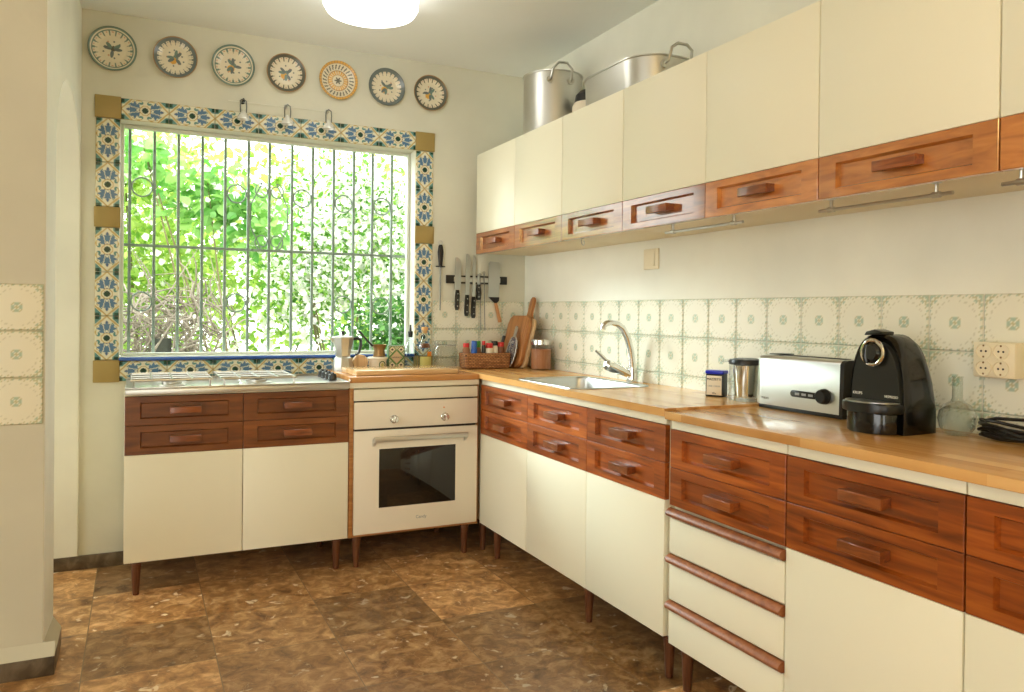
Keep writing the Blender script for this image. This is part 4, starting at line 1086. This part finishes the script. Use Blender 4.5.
# flask vase
vs_ = empty('bud_vase', (-.080, -2.592, ZR+.0006), 0, 'small round clear glass vase with a narrow neck', 'vase')
MB().lathe([(.026, 0), (.028, .003), (.040, .018), (.0445, .04), (.041, .06), (.030, .076), (.016, .084), (.0125, .092), (.0118, .143), (.0135, .147)], seg=36, cap1=False).obj('glass', M['glassv'], vs_)
MB().lathe([(.026, .003), (.027, .006), (0, .0065)], seg=30).obj('glass_foot', M['glassj'], vs_)
# cable bundle
random.seed(8)
pts = []
for lp in range(7):
    for k in range(16):
        a = 2*PI*k/16
        pts.append((-.062+.030*math.sin(a)+random.uniform(-.004, .004), -2.728-.084*math.cos(a)+random.uniform(-.008, .008), ZR+.007+.007*lp*(.6+.4*math.sin(a*1.0+lp))+random.uniform(0, .004)))
cu = MB().tube(pts, .0042, 8); o = cu.obj('power_cord', M['black']); tag(o, 'coiled black power cord on the worktop below the sockets', 'cord')
# sockets and light switch
so = empty('socket_block', (-.0058, -2.609, .992), RZ, 'cream four-way wall socket block above the worktop', 'socket')
MB().box(0, .104, -.042, -.0005, 0, .087, .004).obj('socket_body', M['plastic'], so)
sk0 = None
for ix in range(2):
    for iz in range(2):
        loc = (.028+.043*ix, -.0422, .0225+.042*iz)
        if sk0 is None:
            sk0 = MB().lathe([(.0200, 0), (.0200, .003), (.0182, .0034), (.0172, .0008), (0, .0004)], seg=28, axis='y').obj('outlet', M['plastic'], so, loc)
            h = MB()
            for dx in (-.006, .006): h.lathe([(.0026, .0012), (.0026, .0018), (0, .0018)], (dx, 0, 0), 10, 'y')
            h.obj('pin_hole', M['black'], sk0)
            MB().box(-.002, .002, -.0025, -.0012, -.016, -.0115, .0003).box(-.002, .002, -.0025, -.0012, .0115, .016, .0003).obj('earth_clip', M['copper'], sk0)
        else:
            c = dup(sk0, so, loc); c.name = 'outlet'
            for q in sk0.children: dup(q, c)
sw = empty('light_switch', (-.0005, -1.137, 1.326), RZ, 'square cream light switch on the wall under the cupboards', 'switch')
MB().box(0, .102, -.008, 0, 0, .086, .003).obj('plate', M['plastic'], sw)
MB().prism([(-.0085, .012), (-.0125, .012), (-.0095, .074), (-.0085, .074)], .056, 'yz', .023, .001).obj('rocker', M['plastic'], sw)

# ------------------------------------------------------------------ garden beyond the window
struct(MB().box(-8, 8, .3, 14, -.5, .02).obj('garden_ground', M['soil'], smooth=False))
def leaves(n, gen, size, mat, name, parent, seed, flat=.3, asp=.55):
    rnd = random.Random(seed); vs, fs, cs = [], [], []
    for _ in range(n):
        p = Vector(gen(rnd)); s = size*rnd.uniform(.6, 1.25)
        d = Vector((rnd.gauss(0, 1), rnd.gauss(0, 1), rnd.gauss(-.3, .8))).normalized()
        nn = Vector((rnd.gauss(0, .6), rnd.gauss(-.4, .6), rnd.gauss(.6, .6))); x = d.cross(nn)
        if x.length < 1e-3: continue
        x.normalize(); nn = x.cross(d)
        w = s*asp*.5; b = len(vs); c = rnd.random()
        for q in (p, p+d*s*.35+x*w+nn*w*.3, p+d*s*.75+x*w*.7+nn*w*.25, p+d*s, p+d*s*.75-x*w*.7+nn*w*.25, p+d*s*.35-x*w+nn*w*.3, p+d*s*.5):
            vs.append(tuple(q)); cs.extend((c, c, c, 1))
        for f in ((0, 1, 6), (1, 2, 6), (2, 3, 6), (3, 4, 6), (4, 5, 6), (5, 0, 6)): fs.append(tuple(b+i for i in f))
    o = raw_mesh(name, vs, fs, cs, mat, parent, smooth=False); tag(o, kind='stuff'); return o
def blobgen(blobs):
    tot = [b[3]*b[4]*b[5] for b in blobs]
    def g(r):
        b = r.choices(blobs, tot)[0]
        v = Vector((r.gauss(0, 1), r.gauss(0, 1), r.gauss(0, 1))).normalized()*(r.random()**.45)
        return (b[0]+v.x*b[3], b[1]+v.y*b[4], max(.03, b[2]+v.z*b[5]))
    return g
def shrub(name, loc, blobs, n, size, mat, label, cat, seed, flowers=0, asp=.55, fsize=.045, stems=5, sz=1.0):
    r = empty(name, loc, 0, label, cat)
    leaves(n, blobgen(blobs), size, mat, 'foliage', r, seed, asp=asp)
    rnd = random.Random(seed+1); m = MB()
    for k in range(stems):
        b = rnd.choice(blobs); x0, y0 = rnd.uniform(-.1, .1), rnd.uniform(-.1, .1)
        m.tube([(x0, y0, -.02), (x0*.5+b[0]*.4, y0+b[1]*.4, b[2]*.45), (b[0], b[1], b[2]+b[5]*.4)], [.018, .011, .004], 6)
    m.obj('stems', M['stem'], r)
    if flowers: leaves(flowers, blobgen([(b[0], b[1]-.06, b[2], b[3]*1.02, b[4]*1.02, b[5]*1.02) for b in blobs]), fsize, M['petal'], 'blossoms', r, seed+2, asp=.9)
    return r
shrub('garden_shrub', (-1.95, 3.4, .02), [(-.35, 0, 1.25, .6, .32, .65), (.35, .0, 1.35, .5, .32, .6), (-.1, .0, 2.2, .75, .32, .55), (-1.1, .0, 1.5, .6, .35, .8)], 6500, .075, M['leaf_light'], 'yellow-green leafy shrub behind the dry twigs outside the window', 'shrub', 21, 700, .6, .06)
shrub('garden_vine', (-1.30, 2.62, .02), [(-.15, 0, 2.0, .40, .13, .28), (.20, .0, 1.80, .30, .13, .30), (-.6, .0, 2.25, .4, .13, .2)], 460, .11, M['leaf_big'], 'broad-leaved green vine hanging in the upper middle of the window', 'vine', 31, 120, .85, .05, 3)
shrub('flowering_shrub', (-.25, 3.35, .02), [(-.35, 0, 1.5, .5, .36, .7), (.35, 0, 1.7, .65, .38, .75), (.9, .0, 1.5, .6, .38, .9), (.1, .0, 2.3, .7, .32, .4)], 5600, .065, M['leaf_mid'], 'tall shrub full of white and lilac blossoms outside the window', 'shrub', 41, 5200, .5, .06)
shrub('green_shrub', (-.35, 1.95, .02), [(.1, 0, .85, .42, .22, .40), (.5, .0, .95, .42, .24, .5), (.62, 0, 1.55, .25, .2, .40)], 3400, .06, M['leaf_deep'], 'deep green low bush outside the window corner by the moka pot', 'shrub', 51, 200, .5)
shrub('garden_hedge', (-.8, 4.9, .02), [(-1.9, 0, 1.7, 1.2, .45, 1.7), (-.5, 0, 1.7, 1.2, .45, 1.7), (1.0, 0, 1.6, 1.1, .45, 1.6), (2.3, 0, 1.5, 1.1, .45, 1.5)], 7500, .12, M['leaf_light'], 'pale sunlit hedge at the far back of the garden', 'hedge', 61, 2200, .6, .1, 7)
# dry twig tangle with a dark stump
rnd = random.Random(77); m = MB()
for k in range(230):
    p = Vector((rnd.uniform(-.32, .32), rnd.uniform(-.2, .2), rnd.uniform(.6, 1.22))); d = Vector((rnd.gauss(0, 1), rnd.gauss(0, .7), rnd.gauss(.1, .8))).normalized(); L_ = rnd.uniform(.12, .4)
    q = Vector((rnd.gauss(0, .05), rnd.gauss(0, .05), rnd.gauss(0, .06)))
    m.tube([p, p+d*L_*.35+q, p+d*L_*.7+q*.6, p+d*L_-q], [.007, .006, .005, .002], 5)
for k in range(14):
    p = Vector((rnd.uniform(-.25, .25), rnd.uniform(-.15, .15), -.01)); m.tube([p, p+Vector((rnd.uniform(-.1, .1), 0, .4)), p+Vector((rnd.uniform(-.15, .15), 0, rnd.uniform(.7, 1.0)))], [.014, .010, .006], 6)
dt = empty('dry_vine', (-1.72, 2.0, .02), 0, 'grey tangle of dry twigs round a dark stump low in the garden', 'dead plant')
o = m.obj('twigs', M['dry'], dt); o['kind'] = 'stuff'
MB().tube([(-.06, -.1, -.02), (-.055, -.1, .5), (-.06, -.09, .92)], [.075, .065, .055], 12).obj('stump', M['darkpost'], dt)

# ------------------------------------------------------------------ light
w = bpy.data.worlds.new('sky'); SC.world = w; w.use_nodes = True; nt = w.node_tree
bg = nt.nodes['Background']; bg.inputs['Color'].default_value = (1.0, 1.0, .95, 1); bg.inputs['Strength'].default_value = 5.0
sl = bpy.data.lights.new('sun', 'SUN'); sl.energy = 6.0; sl.angle = math.radians(24); sl.color = (.84, .97, 1)
so_ = bpy.data.objects.new('sun', sl); COL.objects.link(so_)
so_.rotation_euler = Vector((.60, -.72, -.42)).to_track_quat('-Z', 'Y').to_euler()

# added bare warm light behind the camera, fills the surfaces facing it
pl_ = bpy.data.lights.new('rear_warm_fill', 'POINT'); pl_.energy = 27; pl_.shadow_soft_size = .2; pl_.color = lin(255, 206, 128)[:3]
po_ = bpy.data.objects.new('rear_warm_fill', pl_); COL.objects.link(po_); po_.location = (-1.7, -4.75, 2.15)

# ------------------------------------------------------------------ camera
R_ = Vector((.9010, -.4337, .0111)); U_ = Vector((-.0067, .0116, .9999)); F_ = Vector((.4338, .9010, -.0076))
cd = bpy.data.cameras.new('camera'); cd.sensor_width = 36; cd.lens = 36*778.63/1024; cd.shift_y = (318.93-346)/1024; cd.clip_start = .02
co = bpy.data.objects.new('camera', cd); COL.objects.link(co)
mtx = Matrix((R_, U_, -F_)).transposed().to_4x4(); mtx.translation = (-1.9363, -3.8657, 1.1375)
co.matrix_world = mtx; SC.camera = co
vsx = SC.view_settings; vsx.view_transform = 'Standard'; vsx.look = 'None'; vsx.gamma = 1; vsx.exposure = 0; vsx.use_curve_mapping = False
cy_ = SC.cycles; cy_.use_denoising = True; cy_.max_bounces = 10; cy_.diffuse_bounces = 6; cy_.transparent_max_bounces = 16; cy_.sample_clamp_indirect = 8
